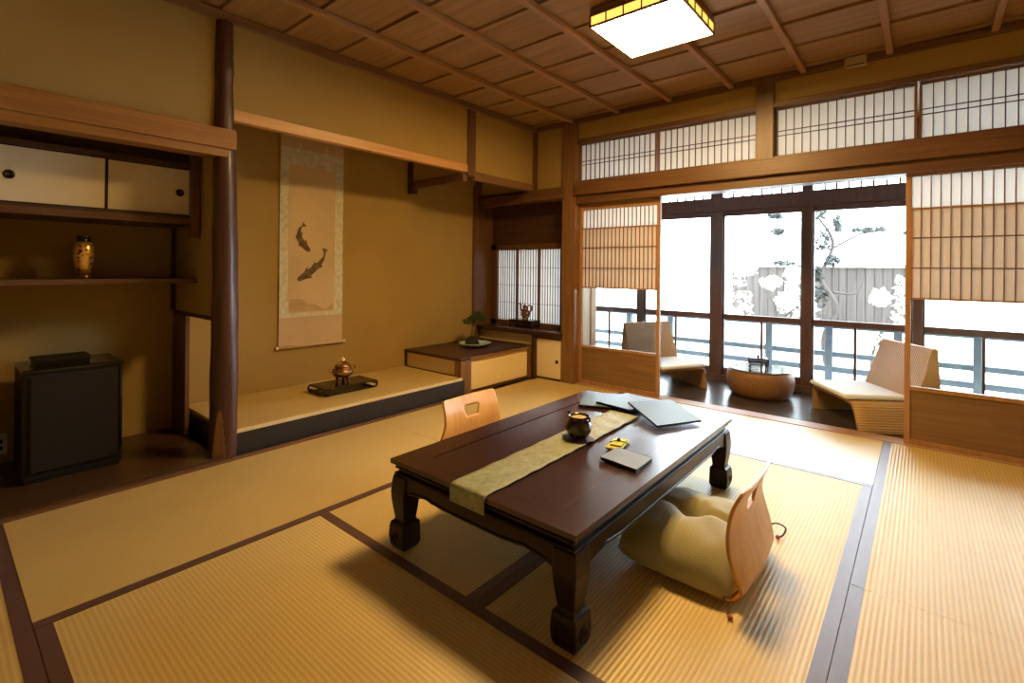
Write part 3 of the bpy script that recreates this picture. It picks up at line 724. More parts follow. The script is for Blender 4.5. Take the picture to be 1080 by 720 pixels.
for c, rd, k in (((-.02, -.075, .255), (.055, .065, .028), 300), ((.0, -.03, .29), (.06, .05, .028), 280), ((.015, .065, .30), (.055, .07, .034), 360), ((.0, .03, .325), (.05, .06, .025), 280), ((.01, .10, .275), (.045, .045, .022), 180)):
    leaves(mb, (ox+c[0], oy+c[1], oz+c[2]), rd, k, .011, rng)
obj('foliage', mb, 'leaf', t)

# figurine on stand on the desk board
fx, fy, fz = -3.215, 4.06, .4715
t = thing('figurine_stand', 'small black stand with slim legs on the dark desk board', 'stand', (fx, fy, fz))
obj('stand_top', bx(fx-.16, fx+.155, fy-.075, fy+.075, fz+.072, fz+.086), 'black_gloss', t, bevel=.003)
obj('apron', MB().box(fx-.15, fx+.145, fy-.068, fy-.060, fz+.056, fz+.072).box(fx-.15, fx+.145, fy+.060, fy+.068, fz+.056, fz+.072), 'black', t)
for a in (-.146, .141):
    for b in (-.064, .064): obj('leg', MB().tube([(fx+a, fy+b, fz+.072), (fx+a, fy+b, fz+.02), (fx+a*1.05, fy+b*1.05, fz)], [.008, .006, .008], 8), 'black_gloss', t)
gz = fz+.086
t = thing('bronze_figurine', 'bronze figurine with raised arms and a ring tail before the study window', 'figurine', (fx-.0, fy, gz))
def g_(a, c): return (fx+a, fy, gz+c)
obj('pedestal', MB().lathe([(.034, 0), (.036, .008), (.024, .016), (.022, .03)], (fx, fy, gz), 18), 'dark_bronze', t, smooth=True)
mb = MB().tube(catmull([g_(0, .02), g_(-.012, .05), g_(-.008, .085), g_(.005, .11)], 5), [.024, .026, .027, .028, .029, .030, .031, .031, .030, .028, .026, .024, .022, .020, .018, .016], 12)
obj('torso', mb, 'dark_bronze', t, smooth=True)
obj('head', MB().ball(g_(.0, .135), .021, 12, 8, 1, 1, 1.1), 'dark_bronze', t, smooth=True)
obj('topknot', MB().tube([g_(0, .150), g_(0, .168)], [.010, .006], 8), 'dark_bronze', t, smooth=True)
obj('arm', MB().tube(catmull([g_(-.010, .10), g_(-.042, .095), g_(-.058, .12), g_(-.055, .15), g_(-.072, .165)], 5), [.013]*8+[.011]*8+[.012]*5, 8), 'dark_bronze', t, smooth=True)
obj('arm', MB().tube(catmull([g_(.010, .10), g_(.035, .09), g_(.052, .07), g_(.048, .035), g_(.03, .01)], 5), [.013]*12+[.010]*9, 8), 'dark_bronze', t, smooth=True)
obj('ring', MB().tube([g_(.062+.032*math.cos(a), .120+.032*math.sin(a)) for a in [2*PI*k/22 for k in range(22)]], .007, 8, True), 'dark_bronze', t, smooth=True)
obj('tail', MB().tube(catmull([g_(.015, .05), g_(.05, .055), g_(.07, .088), g_(.09, .13), g_(.10, .15)], 4), [.012]*6+[.009]*6+[.006]*5, 8), 'dark_bronze', t, smooth=True)

# ------------------------------------------------------------------ low table
TX0, TX1, TY0, TY1, TZ = -1.592, -.738, 1.172, 2.632, .345
tcx, tcy = (TX0+TX1)/2, (TY0+TY1)/2
t = thing('low_table', 'large dark rosewood low table with curved legs in the middle of the mats', 'table', (tcx, tcy, 0))
fw = .115
obj('top_panel', bx(TX0+fw+.002, TX1-fw-.002, TY0+fw+.002, TY1-fw-.002, TZ-.016, TZ-.0025), 'table_y', t, bevel=.003)
def rail_ring(pts_top, name_mat):
    (ax, ay), (bx2, by2), (cx2, cy2), (dx2, dy2) = pts_top
    mb = MB(); a = pts_top
    top = [(p[0], p[1], TZ) for p in a]; bot = [(p[0], p[1], TZ-.017) for p in a]
    mb.add(bot+top, [(3, 2, 1, 0), (4, 5, 6, 7), (0, 1, 5, 4), (1, 2, 6, 5), (2, 3, 7, 6), (3, 0, 4, 7)])
    obj('frame_rail', mb, name_mat, t)
e = .0003
rail_ring([(TX0+e, TY0), (TX1-e, TY0), (TX1-fw-e, TY0+fw), (TX0+fw+e, TY0+fw)], 'table_x')
rail_ring([(TX0+e, TY1), (TX0+fw+e, TY1-fw), (TX1-fw-e, TY1-fw), (TX1-e, TY1)], 'table_x')
rail_ring([(TX0, TY0+e), (TX0+fw, TY0+fw+e), (TX0+fw, TY1-fw-e), (TX0, TY1-e)], 'table_y')
rail_ring([(TX1, TY0+e), (TX1, TY1-e), (TX1-fw, TY1-fw-e), (TX1-fw, TY0+fw+e)], 'table_y')
def frame_prof(prof):  # (inset, z) swept round the rectangle
    rings = [[(TX0+i, TY0+i, z), (TX1-i, TY0+i, z), (TX1-i, TY1-i, z), (TX0+i, TY1-i, z)] for i, z in prof]
    return MB().loft(rings, True, True)
obj('waist_moulding', frame_prof([(.020, .270), (.018, .284), (.012, .286), (.010, .291), (.016, .294), (.024, .297), (.024, .305), (.014, .308), (.012, .313), (.018, .317), (.014, .323), (.006, .3278)]), 'tleg_y', t, bevel=.002)
def apron(along, fixed, sgn):
    L0, L1 = (TX0+.03, TX1-.03) if along == 'x' else (TY0+.03, TY1-.03)
    ln = L1-L0; prof = []
    for k in range(61):
        u = k/60*ln; d = min(u, ln-u)
        z = .232
        if d < .13: z = .155+.077*(1-((.13-d)/.13)**2)**.5
        elif d < .20: z = .232+.006*math.sin((d-.13)/.07*PI)
        else: z = .228+.006*max(0, 1-(d-.2)/.06)
        prof.append((L0+u, z))
    poly = [(a, z) for a, z in prof]+[(L1, .284), (L0, .284)]
    th = .018*sgn
    if along == 'x': ring = [(a, fixed, z) for a, z in poly]; vec = (0, th, 0)
    else: ring = [(fixed, a, z) for a, z in poly]; vec = (th, 0, 0)
    obj('apron', MB().prism(ring, vec), 'tleg_'+along, t)
    pts = [p for p in prof[6:-6]]
    if along == 'x': P = [(a, fixed-.001*sgn, z+.008) for a, z in pts]
    else: P = [(fixed-.001*sgn, a, z+.008) for a, z in pts]
    obj('apron_bead', MB().tube(P, .004, 6), 'tleg_'+along, t)
apron('x', TY0+.012, 1); apron('x', TY1-.012, -1); apron('y', TX0+.012, 1); apron('y', TX1-.012, -1)
secs = [(.284, .008, .078), (.25, .003, .083), (.215, .001, .082), (.185, .003, .079), (.155, .007, .076), (.130, .011, .073), (.115, .013, .071), (.106, .011, .072), (.103, .002, .081), (.085, -.002, .086), (.05, -.004, .089), (.02, .0, .085), (.0017, .006, .075)]
for sx_, cx_ in ((1, TX0), (-1, TX1)):
    for sy_, cy_ in ((1, TY0), (-1, TY1)):
        rings = []
        for z, o_, w_ in secs:
            a0, a1 = o_, o_+w_
            if z < .21: a1 = min(a1, w_+.002)
            rings.append([(cx_+sx_*p, cy_+sy_*q, z) for p, q in ((a0, a0), (a1, a0), (a1, a1), (a0, a1))])
        lg = obj('leg', MB().loft(rings), 'tleg_z', t, bevel=.005)
        for ax in (0, 1):
            P = []
            for k in range(26):
                a = k/25*3.6*PI; r_ = .004+.019*k/25
                c0 = .040+r_*math.cos(a); c1 = .052+r_*math.sin(a)
                P.append((cx_+sx_*(c0 if ax == 0 else -.0045), cy_+sy_*(-.0045 if ax == 0 else c0), c1))
            obj('scroll_carving', MB().tube(P, .0035, 5), 'tleg_z', lg)

# runner
ru = thing('table_runner', 'olive brocade runner lying along the dark table and hanging over its end', 'table runner', (-1.17, 1.7, TZ))
def fr(u, v):
    # u along, v across
    Ls = [(TY0-.006, .288), (TY0-.007, .335), (TY0-.002, TZ+.003), (TY0+.01, TZ+.0035), (2.32, TZ+.0035)]
    D = [0, .047, .058, .070, .070+2.31-TY0-.01]; d = u*D[-1]
    for i in range(4):
        if d <= D[i+1]+1e-9:
            q = (d-D[i])/(D[i+1]-D[i]); yy = Ls[i][0]*(1-q)+Ls[i+1][0]*q; zz = Ls[i][1]*(1-q)+Ls[i+1][1]*q; break
    s = max(0, (yy-TY0)/1.14)
    xl = -1.246-.012*s; xr = -1.084-.012*s
    w_ = .0018*(math.sin(yy*60+v*4)+.6*math.sin(yy*37-v*9+1)) if yy > TY0+.02 else 0
    return (xl+(xr-xl)*v+.0015*math.sin(yy*40), yy, zz+.002+w_*(.4+.6*v)*.8)
mb = MB().grid(fr, 150, 10); obj('cloth', mb, 'runner', ru, solid=.0022, smooth=True)

# jar on a small mat
jx, jy = -1.152, 1.842
t = thing('coaster', 'small dark leaf shaped coaster under the jar on the runner', 'coaster', (jx, jy, TZ+.008))
mb = MB(); rings = []
for z, s in ((.008, .85), (.011, 1.0), (.014, 1.0)):
    rings.append([(jx+.005+s*(.062+.006*math.sin(4*a))*math.cos(a)*1.15, jy-.012+s*(.055+.004*math.sin(3*a))*math.sin(a), TZ+z) for a in [2*PI*k/28 for k in range(28)]])
obj('coaster_body', mb.loft(rings), 'dark_y', t)
t = thing('ceramic_jar', 'dark glazed round jar filled with tan ash standing on the runner', 'jar', (jx, jy, TZ+.014))
bz = TZ+.014
obj('body', MB().lathe([(.034, 0), (.040, .004), (.053, .022), (.060, .043), (.056, .062), (.045, .075), (.042, .080), (.046, .088), (.048, .092), (.045, .093), (.040, .087)], (jx, jy, bz), capt=False), 'jar', t, smooth=True)
obj('ash_fill', MB().lathe([(.0412, .082), (.025, .087), (.001, .089)], (jx, jy, bz), 24), 'ash', t, smooth=True)
for k in range(2):
    a = -.2+PI*k; c_, s_ = math.cos(a), math.sin(a)
    obj('ear', MB().tube(catmull([(jx+.044*c_, jy+.044*s_, bz+.074), (jx+.061*c_, jy+.061*s_, bz+.080), (jx+.062*c_, jy+.062*s_, bz+.095), (jx+.046*c_, jy+.046*s_, bz+.091)], 4), .0045, 8), 'jar', t, smooth=True)

# folders
def folder(corners, zs, label, th=.012):
    c = [Vector((p[0], p[1], z)) for p, z in zip(corners, zs)]
    ctr = sum(c, Vector())/4
    t = thing('folder', label, 'folder', (ctr.x, ctr.y, min(zs)), group='folders on the table end')
    def slab(inset, z0, z1):
        r_ = [v+(ctr-v)*inset for v in c]
        mb = MB().loft([[(v.x, v.y, v.z+z0) for v in r_], [(v.x, v.y, v.z+z1) for v in r_]])
        return mb
    obj('back_cover', slab(0, 0, .003), 'folder_edge', t)
    obj('pages', slab(.03, .003, th-.003), 'folder_edge', t)
    obj('front_cover', slab(0, th-.003, th), 'folder', t, bevel=.001)
    a, b = c[0], c[3]
    sp = MB().loft([[(v.x, v.y, v.z+.0) for v in (a, b, b+(c[2]-b)*.03, a+(c[1]-a)*.03)], [(v.x, v.y, v.z+th) for v in (a, b, b+(c[2]-b)*.03, a+(c[1]-a)*.03)]])
    obj('spine', sp, 'folder_edge', t)
zt = TZ+.001
folder([(-1.43, 2.28), (-1.555, 2.56), (-1.359, 2.646), (-1.234, 2.366)], [zt]*4, 'dark blue grey folder at the far end of the table under two others', .010)
folder([(-1.37, 2.365), (-1.335, 2.655), (-1.118, 2.629), (-1.153, 2.339)], [zt+.0115]*4, 'pale reflecting folder in the middle of the fan of three', .010)
folder([(-1.200, 2.405), (-1.045, 2.605), (-.818, 2.425), (-.945, 2.195)], [zt+.034, zt+.034, zt+.010, zt+.010], 'blue grey folder on top of the fan of three, nearest the veranda', .010)

# yellow cloth packet, notebook
t = thing('cloth_packet', 'folded yellow cloth packet with a dark bead on the table', 'packet', (-.988, 1.885, TZ))
def pk(z0, z1, s, dx=0, dy=0):
    c = [(-1.010, 1.815), (-.945, 1.832), (-.968, 1.955), (-1.032, 1.938)]; m = (-.988, 1.885)
    return MB().loft([[(m[0]+(p[0]-m[0])*s+dx, m[1]+(p[1]-m[1])*s+dy, TZ+z) for p in c] for z in (z0, z1)])
obj('cloth_base', pk(.001, .010, 1), 'yellow', t, bevel=.004)
obj('folded_flap', pk(.010, .018, .72, .004, .008), 'yellow', t, bevel=.003)
obj('bead', MB().ball((-.986, 1.895, TZ+.024), .008), 'black_gloss', t, smooth=True)
obj('tie', MB().tube(catmull([(-1.015, 1.87, TZ+.014), (-.99, 1.89, TZ+.021), (-.962, 1.90, TZ+.018), (-.945, 1.915, TZ+.008)], 4), .002, 6), 'cord', t)
t = thing('notebook', 'thin grey notebook with dark edges lying on the table near the cloth packet', 'notebook', (-.88, 1.765, TZ))
nb = [(-.965, 1.700), (-.800, 1.678), (-.803, 1.822), (-.962, 1.838)]
def nbs(s, z0, z1): 
    m = (-.882, 1.76); return MB().loft([[(m[0]+(p[0]-m[0])*s, m[1]+(p[1]-m[1])*s, TZ+z) for p in nb] for z in (z0, z1)])
obj('back_cover', nbs(1, .001, .004), 'folder_edge', t); obj('pages', nbs(.97, .004, .011), 'folder_edge', t); obj('front_cover', nbs(1, .011, .015), 'notebook', t, bevel=.001)
obj('pen_loop', MB().tube([(-.955, 1.845, TZ+.008), (-.81, 1.830, TZ+.008)], .005, 8), 'black', t, smooth=True)

# ------------------------------------------------------------------ floor chairs (zaisu)
PR = [(.42, .030), (.30, .020), (.15, .016), (.06, .018), (.018, .030), (.004, .058), (.018, .115), (.036, .175), (.045, .235), (.036, .30), (.008, .365)]
PRC = catmull(PR, 8)
cum = [0]
for a, b in zip(PRC, PRC[1:]): cum.append(cum[-1]+math.hypot(b[0]-a[0], b[1]-a[1]))
def prof_at(s):
    d = s*cum[-1]
    for i in range(len(cum)-1):
        if d <= cum[i+1]+1e-9:
            q = (d-cum[i])/(cum[i+1]-cum[i]); return (PRC[i][0]*(1-q)+PRC[i+1][0]*q, PRC[i][1]*(1-q)+PRC[i+1][1]*q)
    return PRC[-1]
sb = cum[5*8]/cum[-1]      # where the back starts
def hole_r(th):
    # fan shape: wide on top, narrow below
    x, z = math.cos(th), math.sin(th)
    r = 1e9
    for nx, nz, d in ((0, 1, .030), (0, -1, .028), (.93, -.37, .050), (-.93, -.37, .050), (.6, .8, .052), (-.6, .8, .052)):
        q = nx*x+nz*z
        if q > 1e-6: r = min(r, d/q)
    return r
def zaisu(loc, rot, label, hs=1.0):
    t = thing('floor_chair', label, 'floor chair', loc, rot, 'bent plywood floor chairs')
    def wid(s):
        if s < sb: return .215
        q = (s-sb)/(1-sb)
        w_ = .215+.020*math.sin(min(1, q*1.6)*PI)-.018*max(0, q-.4)/.6
        if q > .95: w_ -= .008*((q-.95)/.05)**2
        return w_
    hc = sb+(1-sb)*.74
    def raw(u, v):
        s = sb+(1-sb)*u; return s, (2*v-1)
    L = cum[-1]
    def fn(u, v):
        s, c = raw(u, v); w_ = wid(s); x = c*w_
        ds = (s-hc)*L; rr = math.hypot(x, ds); 
        if rr > 1e-6:
            th = math.atan2(ds, x); hr = hole_r(th)
            if abs(rr-hr) < .0075: x = math.cos(th)*hr; s = hc+math.sin(th)*hr/L
        f, z = prof_at(min(1, max(0, s)))
        edge = .012*c*c   # gently dished across
        top = 0
        return (x, -f-(-.010+edge) if False else -f-.010*(c*c), z*hs-top)
    def keep(u, v):
        s, c = raw(u, v); x = c*wid(s); ds = (s-hc)*L
        return math.hypot(x, ds) > hole_r(math.atan2(ds, x))
    obj('backrest', MB().grid(fn, 64, 72, keep), 'ply_z', t, solid=.011, smooth=True, world=False)
    def fs(u, v):
        s = sb*u; c = 2*v-1; f, z = prof_at(s)
        w_ = wid(s)*(1-.10*max(0, 1-u/.12)**2)
        return (c*w_, -f-.010*(c*c)*u, z*hs)
    obj('seat', MB().grid(fs, 30, 16), 'ply_y', t, solid=.011, smooth=True, world=False)
zaisu((-.427, 1.897, .0015), -PI/2, 'bent plywood floor chair seen from behind, with the khaki cushion')
zaisu((-1.955, 1.950, .0015), PI/2, 'bent plywood floor chair beyond the table, near the scroll alcove', 1.06)

# zabuton on the near chair
zx, zy, zl, zw, zh = -.680, 1.925, .225, .275, .135
t = thing('floor_cushion', 'puffy khaki floor cushion with a sunken centre tuft on the plywood chair', 'cushion', (zx, zy, .03))
def fz_(u, v, top=True):
    a, b = 2*u-1, 2*v-1
    ex = (1-abs(a)**3.2)**.5*(1-abs(b)**3.2)**.5
    r2 = (a*a+b*b)
    crease = 1-.07*math.exp(-(a/.07)**2)*(1-.6*abs(b))-.24*math.exp(-((b-.12*a*a)/.07)**2)*(1-.5*abs(a))
    dip = 1-.55*math.exp(-r2/.035)
    pinch = 1-.10*(abs(a)*(1-b*b*.2)+abs(b)*(1-a*a*.2))*0
    rx = zl*a*(1-.13*b*b*b*b*(1 if a < 0 else .5)); ry = zw*b*(1-.13*a*a*a*a*(1 if a < 0 else .5))
    z = .030+.012+(zh*ex*crease*dip if top else -.012*min(1, ex*4))
    z += (.006*math.sin(a*7+b*3)*math.sin(b*6+1)*ex if top else 0)
    return (zx+rx, zy+ry, z)
mb = MB().grid(lambda u, v: fz_(u, v), 48, 48).grid(lambda u, v: fz_(1-u, v, False), 48, 48)
obj('cover', mb, 'zabuton', t, smooth=True, weld=True)
tz = fz_(.5, .5)[2]
obj('centre_tuft', MB().ball((zx, zy, tz+.001), .016, 10, 6, 1, 1, .6).tube([(zx, zy, tz+.006), (zx-.02, zy+.012, tz+.018), (zx-.034, zy+.02, tz+.026)], [.006, .005, .007], 6), 'tuft', t, smooth=True)
for (cx_, cy_, P) in ((zx+zl, zy-zw, [(-.487, 1.66, .040), (-.470, 1.648, .020), (-.462, 1.63, .008), (-.455, 1.622, .006)]), (zx+zl, zy+zw, [(-.49, 2.235, .042), (-.455, 2.255, .055), (-.425, 2.268, .04), (-.432, 2.262, .012), (-.448, 2.24, .006)])):
    k = obj('corner_cord', MB().tube(catmull(P, 5), .0035, 6), 'cord', t, smooth=True)
    e_ = P[-1]; obj('tassel', MB().lathe([(.003, 0), (.008, .002), (.009, .008), (.004, .014)], (e_[0], e_[1], .001), 10), 'tassel', k, smooth=True)

# ------------------------------------------------------------------ veranda
VZ = -.02
struct('floor_veranda', bx(-3.95, 2.0, 4.10, 5.32, -.12, VZ-.013), 'dark_x', 'dark boarded veranda floor', 'floor')
mb = MB(); yy = 4.12
while yy < 5.2: mb.box(-3.95 if yy > 4.25 else -2.66, 2.0, yy, yy+.116, VZ-.012, VZ); yy += .12
vb = struct('floor_veranda_boards', mb, 'veranda', 'dark boards of the veranda floor', 'floor')
struct('wall_veranda_bay', bx(-2.74, -2.66, 4.1, 4.46, -.05, 2.45), 'pale_board', 'pale board cheek behind the corner post on the veranda', 'wall')
trim(bx(-2.75, -2.65, 4.46, 4.57, VZ, 2.36), 'light_z', 'brown post at the end of the pale cheek board on the veranda', 'post', bevel=.004)
struct('wall_veranda_end', bx(-4.05, -3.95, 4.2, 5.4, -.05, 2.45), 'light_z', 'wood end wall of the veranda hidden behind the study window', 'wall')
struct('wall_veranda_right', bx(1.95, 2.05, 4.0, 5.4, -.05, 2.45), 'sand', 'plaster end wall of the veranda outside the picture', 'wall')
struct('ceiling_veranda', bx(-3.95, 2.0, 4.06, 5.5, 2.36, 2.42), 'ceil', 'board ceiling of the veranda', 'ceiling')
YV = 5.25
posts = [(-3.95, -3.87), (-3.36, -3.27), (-2.505, -2.42), (-1.690, -1.568), (-.866, -.780), (-.066, .0), (.76, .84), (1.6, 1.68)]
for i, (a, b) in enumerate(posts):
    nm = ['at the hidden end of the veranda', 'hidden behind the study window', 'half hidden by the shoji screen beside the corner post', 'behind the chair beside the corner post', 'behind the drum table', 'behind the shoji screen at the picture edge', 'beyond the picture edge', 'far beyond the picture edge'][i]
    trim(bx(a, b, YV-.045, YV+.045, VZ, 2.36), 'wframe', 'dark window post '+nm, 'post', bevel=.004)
trim(bx(-3.95, 1.95, YV-.055, YV+.055, 1.70, 1.835), 'wframe', 'dark beam above the veranda windows', 'beam')
trim(bx(-3.95, 1.95, YV-.055, YV+.055, VZ, .035), 'wframe', 'dark sill under the veranda windows', 'sill')
trim(bx(-3.95, 1.95, YV-.03, YV+.03, 2.20, 2.36), 'wframe', 'dark head board above the veranda transoms', 'board')
def sash(a, b, mun, label):
    WIN[0] += 1
    w = bpy.data.objects.new('window_%d' % WIN[0], None); C.objects.link(w); w.location = ((a+b)/2, YV, .035)
    w['kind'] = 'structure'; w['label'] = label; w['category'] = 'window'
    s = .012
    mb = MB().box(a, a+s, YV-.018, YV+.018, .035, 1.70).box(b-s, b, YV-.018, YV+.018, .035, 1.70)
    mb.box(a, b, YV-.018, YV+.018, .035, .105).box(a, b, YV-.018, YV+.018, .598, .652).box(a, b, YV-.018, YV+.018, 1.645, 1.70)
    obj('frame', mb, 'wframe', w, bevel=.002)
    if mun is not None: obj('muntin', bx(mun-.010, mun+.010, YV-.012, YV+.012, .105, .598), 'wframe', w)
    obj('upper_pane', bx(a+s, b-s, YV-.002, YV+.002, .652, 1.645), 'glass', w)
    obj('lower_pane', bx(a+s, b-s, YV-.002, YV+.002, .105, .598), 'glass', w)
    # transom above
    WIN[0] += 1
    w = bpy.data.objects.new('window_%d' % WIN[0], None); C.objects.link(w); w.location = ((a+b)/2, YV, 1.835)
    w['kind'] = 'structure'; w['label'] = label.replace('window', 'transom light', 1); w['category'] = 'window'
    mb = MB(); k = 8
    for i in range(1, k): x = a+(b-a)*i/k; mb.box(x-.007, x+.007, YV-.01, YV+.01, 1.835, 2.20)
    mb.box(a, b, YV-.012, YV+.012, 2.03, 2.042)
    obj('muntins', mb, 'wframe', w)
    obj('pane', bx(a, b, YV+.011, YV+.013, 1.835, 2.20), 'glass', w)
sash(-3.87, -3.36, None, 'veranda window hidden behind the study window')
sash(-3.27, -2.505, -2.868, 'veranda window seen through the shoji screen beside the corner post')
sash(-2.42, -1.69, -2.059, 'veranda window behind the rattan chair half hidden by a shoji screen')
sash(-1.568, -.866, -1.205, 'veranda window behind the drum table')
sash(-.78, -.066, -.455, 'veranda window behind the striped rattan chair')
sash(0, .76, .36, 'veranda window seen through the shoji screen at the picture edge')
sash(.84, 1.6, 1.2, 'veranda window beyond the picture edge')

# lounge chairs of woven rattan
def lounge(loc, rot, label, clabel):
    t = thing('lounge_chair', label, 'chair', loc, rot, 'woven lounge chairs on the veranda')
    # arch: side panels and seat in one bent sheet
    path = [(-.305, 0), (-.292, .06), (-.272, .14), (-.262, .172), (-.24, .190), (-.15, .196), (0, .198), (.15, .196), (.24, .190), (.262, .172), (.272, .14), (.292, .06), (.305, 0)]
    P = catmull(path, 4)
    for nm, i0, i1, m in (('side_panel', 0, 14, 'rattan'), ('seat', 14, len(P)-15, 'rattan_flat'), ('side_panel', len(P)-15, len(P)-1, 'rattan')):
        seg = P[i0:i1+1]; k = len(seg)-1
        def f(u, v, seg=seg, k=k):
            i = min(k, int(round(u*k))); x, z = seg[i]
            fl_ = -.035*(1-z/.2)
            return (x, -.27-fl_*.6+(.52+fl_)*v, z+(.012 if False else 0)-.0+.0)
        obj(nm, MB().grid(f, k, 10), m, t, solid=.026, smooth=True, world=False, bevel=0)
    # wedge back: leaning front panel with side wings
    b0, b1, z0, z1 = .292, .270, .185, .585
    v = [(-b0, .12, z0), (b0, .12, z0), (b0, .30, z0), (-b0, .30, z0), (-b1, .255, z1), (b1, .255, z1), (b1, .285, z1), (-b1, .285, z1)]
    obj('backrest', MB().add(v, [(3, 2, 1, 0), (4, 5, 6, 7), (0, 1, 5, 4), (1, 2, 6, 5), (2, 3, 7, 6), (3, 0, 4, 7)]), 'rattan_flat', t, bevel=.008, world=False)
    c = thing('seat_cushion', clabel, 'cushion', (loc[0], loc[1], loc[2]+.2115), rot, 'white seat cushions on the lounge chairs')
    obj('pad', MB().box(-.245, .245, -.305, .115, 0, .036), 'white_cloth', c, bevel=.014, world=False)
    obj('piping', MB().tube([(-.242, -.302, .018), (.242, -.302, .018), (.242, .112, .018), (-.242, .112, .018)], .004, 6, True), 'white_cloth', c, world=False)
lounge((-.305, 4.545, VZ), math.radians(-55), 'woven rattan lounge chair seen side-on in front of the shoji screen at the picture edge', 'white seat cushion on the lounge chair with the striped side panel')
lounge((-1.93, 4.60, VZ), math.radians(60), 'woven rattan lounge chair half hidden by the shoji screen beside the corner post', 'white seat cushion on the lounge chair half hidden by the shoji screen')

# drum table
dx_, dy_ = -1.115, 4.80
t = thing('drum_table', 'round brown wicker drum table on the veranda between the lounge chairs', 'table', (dx_, dy_, VZ))
obj('wicker_body', MB().lathe([(.195, 0), (.228, .006), (.252, .04), (.269, .09), (.275, .14), (.271, .19), (.260, .222), (.252, .232)], (dx_, dy_, VZ), 48), 'wicker', t, smooth=True)
obj('glass_top', MB().lathe([(.248, .232), (.255, .235), (.255, .243), (.251, .246)], (dx_, dy_, VZ), 48), 'glass_top', t)
# black openwork stand
qx, qy, qz = -1.115, 4.74, VZ+.2475
t = thing('tea_stand', 'small black openwork stand with knob on the drum table', 'stand', (qx, qy, qz))
ca, sa = math.cos(.35), math.sin(.35)
def rq(x, y, z): return (qx+x*ca-y*sa, qy+x*sa+y*ca, qz+z)
mb = MB(); hx, hy = .075, .05
def qb(x0, x1, y0, y1, z0, z1): mb.hexa([rq(x, y, z) for x in (x0, x1) for y in (y0, y1) for z in (z0, z1)])
qb(-hx, hx, -hy, hy, .088, .098)
qb(-hx, hx, -hy, hy, .036, .044)
obj('deck', mb, 'black_gloss', t)
mb = MB()
for k in range(7):
    x = -hx+.004+(2*hx-.014)*k/6
    for s in (-1, 1): qb(x, x+.008, s*hy-.005, s*hy+.005, .044, .088)
for k in range(4):
    y_ = -hy+(2*hy-.008)*k/3
    for s in (-1, 1): qb(s*hx-.004, s*hx+.004, y_, y_+.008, .044, .088)
qb(-hx, hx, -hy-.006, -hy+.006, .060, .072)
obj('openwork', mb, 'black', t)
for a in (-1, 1):
    for b in (-1, 1): obj('leg', MB().tube([rq(a*(hx-.01), b*(hy-.008), .038), rq(a*(hx-.012), b*(hy-.008), .015), rq(a*(hx-.004), b*(hy-.004), 0)], [.007, .005, .007], 8), 'black_gloss', t)
obj('knob', MB().lathe([(.006, .098), (.006, .104), (.012, .112), (.008, .121), (.002, .124)], rq(0, 0, 0), 12), 'black_gloss', t, smooth=True)

# ------------------------------------------------------------------ outside
struct('ground', bx(-14, 12, 5.34, 20, -.75, -.6), 'gravel', 'pale gravel ground outside the veranda', 'ground')
t = thing('balcony_railing', 'railing with blue haze in its colour outside the veranda windows', 'railing', (-1.0, 6.0, -.6))
for k in range(-1, 12):
    x = -2.98+.5595*k
    obj('post', bx(x-.033, x+.033, 5.965, 6.035, -.6, .545), 'rail_haze', t, bevel=.004)
for z, h in ((.245, .026), (.09, .028), (.535, .026)):
    obj('rail', bx(-4.2, 4.0, 5.975, 6.025, z-h, z+h), 'rail_haze', t, bevel=.006)
t = thing('plank_fence', 'grey brown plank fence beyond the railing', 'fence', (-1.3, 9.0, -.6))
mb = MB(); x = -2.55; rng = random.Random(5)
while x < -.15:
    w_ = rng.uniform(.09, .13); mb.box(x, x+w_-.006, 8.99+rng.uniform(0, .012), 9.03, .27, 1.16); x += w_
obj('plank_panel', mb, 'plank', t)
obj('back_board', bx(-2.55, -.15, 9.031, 9.045, .27, 1.16), 'dark_z', t)
obj('plinth', bx(-2.7, 0, 8.93, 9.05, -.6, .27), 'gravel', t)  # white base added to imitate the haze in the lower panes
obj('top_cap', bx(-2.6, -.1, 8.95, 9.07, 1.16, 1.20), 'gravel', t)
def shrub(name, label, trunk, pads, mleaf, n, size, seed, cat='tree'):
    r_ = random.Random(seed); b = trunk[0][0]
    t = thing(name, label, cat, b)
    mb = MB()
    for br in trunk:
        P = catmull(br, 5); m_ = len(P)
        r0 = .05 if br is trunk[0] else .02
        mb.tube(P, [r0*(1-.7*i/(m_-1)) for i in range(m_)], 7)
    obj('trunk', mb, 'trunk', t, smooth=True)
    mb = MB()
    for (c, rd) in pads: leaves(mb, c, rd, n, size, r_)
    obj('foliage', mb, mleaf, t)
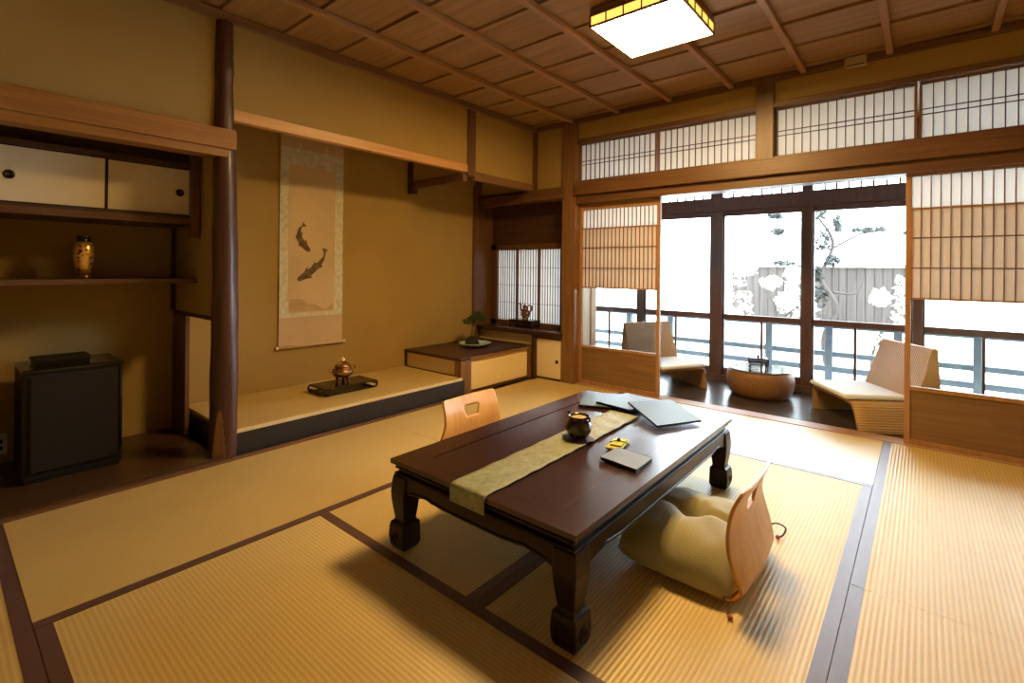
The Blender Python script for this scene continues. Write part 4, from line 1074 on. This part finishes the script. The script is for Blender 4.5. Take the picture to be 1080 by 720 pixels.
shrub('garden_pine', 'sparse garden pine with thin grey foliage behind the window post',
      [[(-1.0, 8.4, -.6), (-1.1, 8.4, .1), (-.95, 8.35, .6), (-1.15, 8.4, 1.0), (-1.0, 8.4, 1.5), (-1.2, 8.4, 1.9)],
       [(-1.1, 8.4, 1.0), (-1.5, 8.4, 1.2), (-1.75, 8.4, 1.15)], [(-1.05, 8.4, 1.4), (-.6, 8.45, 1.65), (-.1, 8.5, 1.62)], [(-1.0, 8.4, .8), (-.75, 8.5, .78), (-.66, 8.55, .95)]],
      [((-.58, 8.4, 1.68), (.22, .18, .035)), ((-1.12, 8.4, 1.55), (.12, .12, .16)), ((-.1, 8.4, 1.62), (.16, .15, .025)), ((-1.25, 8.4, 1.95), (.2, .2, .14)), ((-1.72, 8.4, 1.70), (.09, .09, .05)), ((-1.2, 8.4, 1.05), (.10, .10, .12)), ((-.95, 8.4, 1.78), (.06, .1, .12)), ((-1.15, 8.4, .72), (.12, .1, .18)), ((-1.0, 8.4, 1.25), (.1, .1, .1)), ((-1.62, 8.4, 1.22), (.14, .1, .03)), ((-1.75, 8.4, 1.95), (.10, .1, .05))],
      'grey_leaf', 85, .05, 11)
shrub('garden_shrub', 'leafy shrub coloured overexposed white in front of the plank fence',
      [[(-1.75, 8.2, -.6), (-1.8, 8.2, 0), (-1.7, 8.2, .5), (-1.85, 8.2, .8)], [(-1.72, 8.2, .3), (-1.4, 8.2, .6), (-1.3, 8.2, .9)]],
      [((-2.25, 8.3, .55), (.22, .15, .5)), ((-1.35, 8.2, .45), (.22, .15, .35)), ((-2.0, 8.2, .05), (.6, .15, .35)), ((-1.45, 8.3, 1.05), (.16, .12, .12)), ((-2.2, 8.3, 1.1), (.25, .12, .10)), ((-1.62, 8.3, .62), (.14, .1, .16)), ((-1.78, 8.3, .92), (.16, .1, .10)), ((-1.5, 8.3, .78), (.12, .1, .2))],
      'overlit_leaf', 150, .045, 12, 'shrub')
shrub('garden_bush', 'rounded bush coloured overexposed white at the far end of the plank fence',
      [[(-.5, 8.2, -.6), (-.5, 8.2, 0), (-.35, 8.2, .5)], [(-.45, 8.2, .1), (-.42, 8.2, .5), (-.44, 8.2, .75)]],
      [((-.22, 8.2, .55), (.10, .12, .55)), ((-.4, 8.2, .1), (.28, .15, .3)), ((-.45, 8.2, .75), (.12, .12, .12))],
      'overlit_leaf', 150, .045, 13, 'shrub')

# ------------------------------------------------------------------ world, camera
wd = bpy.data.worlds.new('overcast_sky'); sc.world = wd; wd.use_nodes = True
bg = wd.node_tree.nodes['Background']; bg.inputs['Color'].default_value = (.78, .90, 1.0, 1); bg.inputs['Strength'].default_value = 18.0

F = 518.0; ROLL = .0095; HYD = 283.4266; YAW = math.radians(40.006)
cam = bpy.data.cameras.new('camera'); co = bpy.data.objects.new('camera', cam); C.objects.link(co)
cam.sensor_fit = 'HORIZONTAL'; cam.sensor_width = 36.0; cam.lens = F*36/1080
pxp = 540+(HYD-360)*math.sin(ROLL); pyp = 360+(HYD-360)*math.cos(ROLL)
cam.shift_x = -(pxp-540)/1080; cam.shift_y = (pyp-360)/1080
cam.clip_start = .02
R = Matrix.Rotation(YAW, 4, 'Z') @ Matrix.Rotation(PI/2, 4, 'X') @ Matrix.Rotation(ROLL, 4, 'Z')
co.matrix_world = Matrix.Translation((0, 0, 1.09)) @ R
sc.camera = co

sc.view_settings.view_transform = 'Standard'; sc.view_settings.look = 'None'
sc.view_settings.exposure = 0.18; sc.view_settings.gamma = 1.0; sc.view_settings.use_curve_mapping = False
sc.cycles.max_bounces = 12; sc.cycles.diffuse_bounces = 6; sc.cycles.transparent_max_bounces = 16
sc.cycles.use_denoising = True; sc.cycles.sample_clamp_indirect = 8.0
sc.cycles.caustics_reflective = False; sc.cycles.caustics_refractive = False
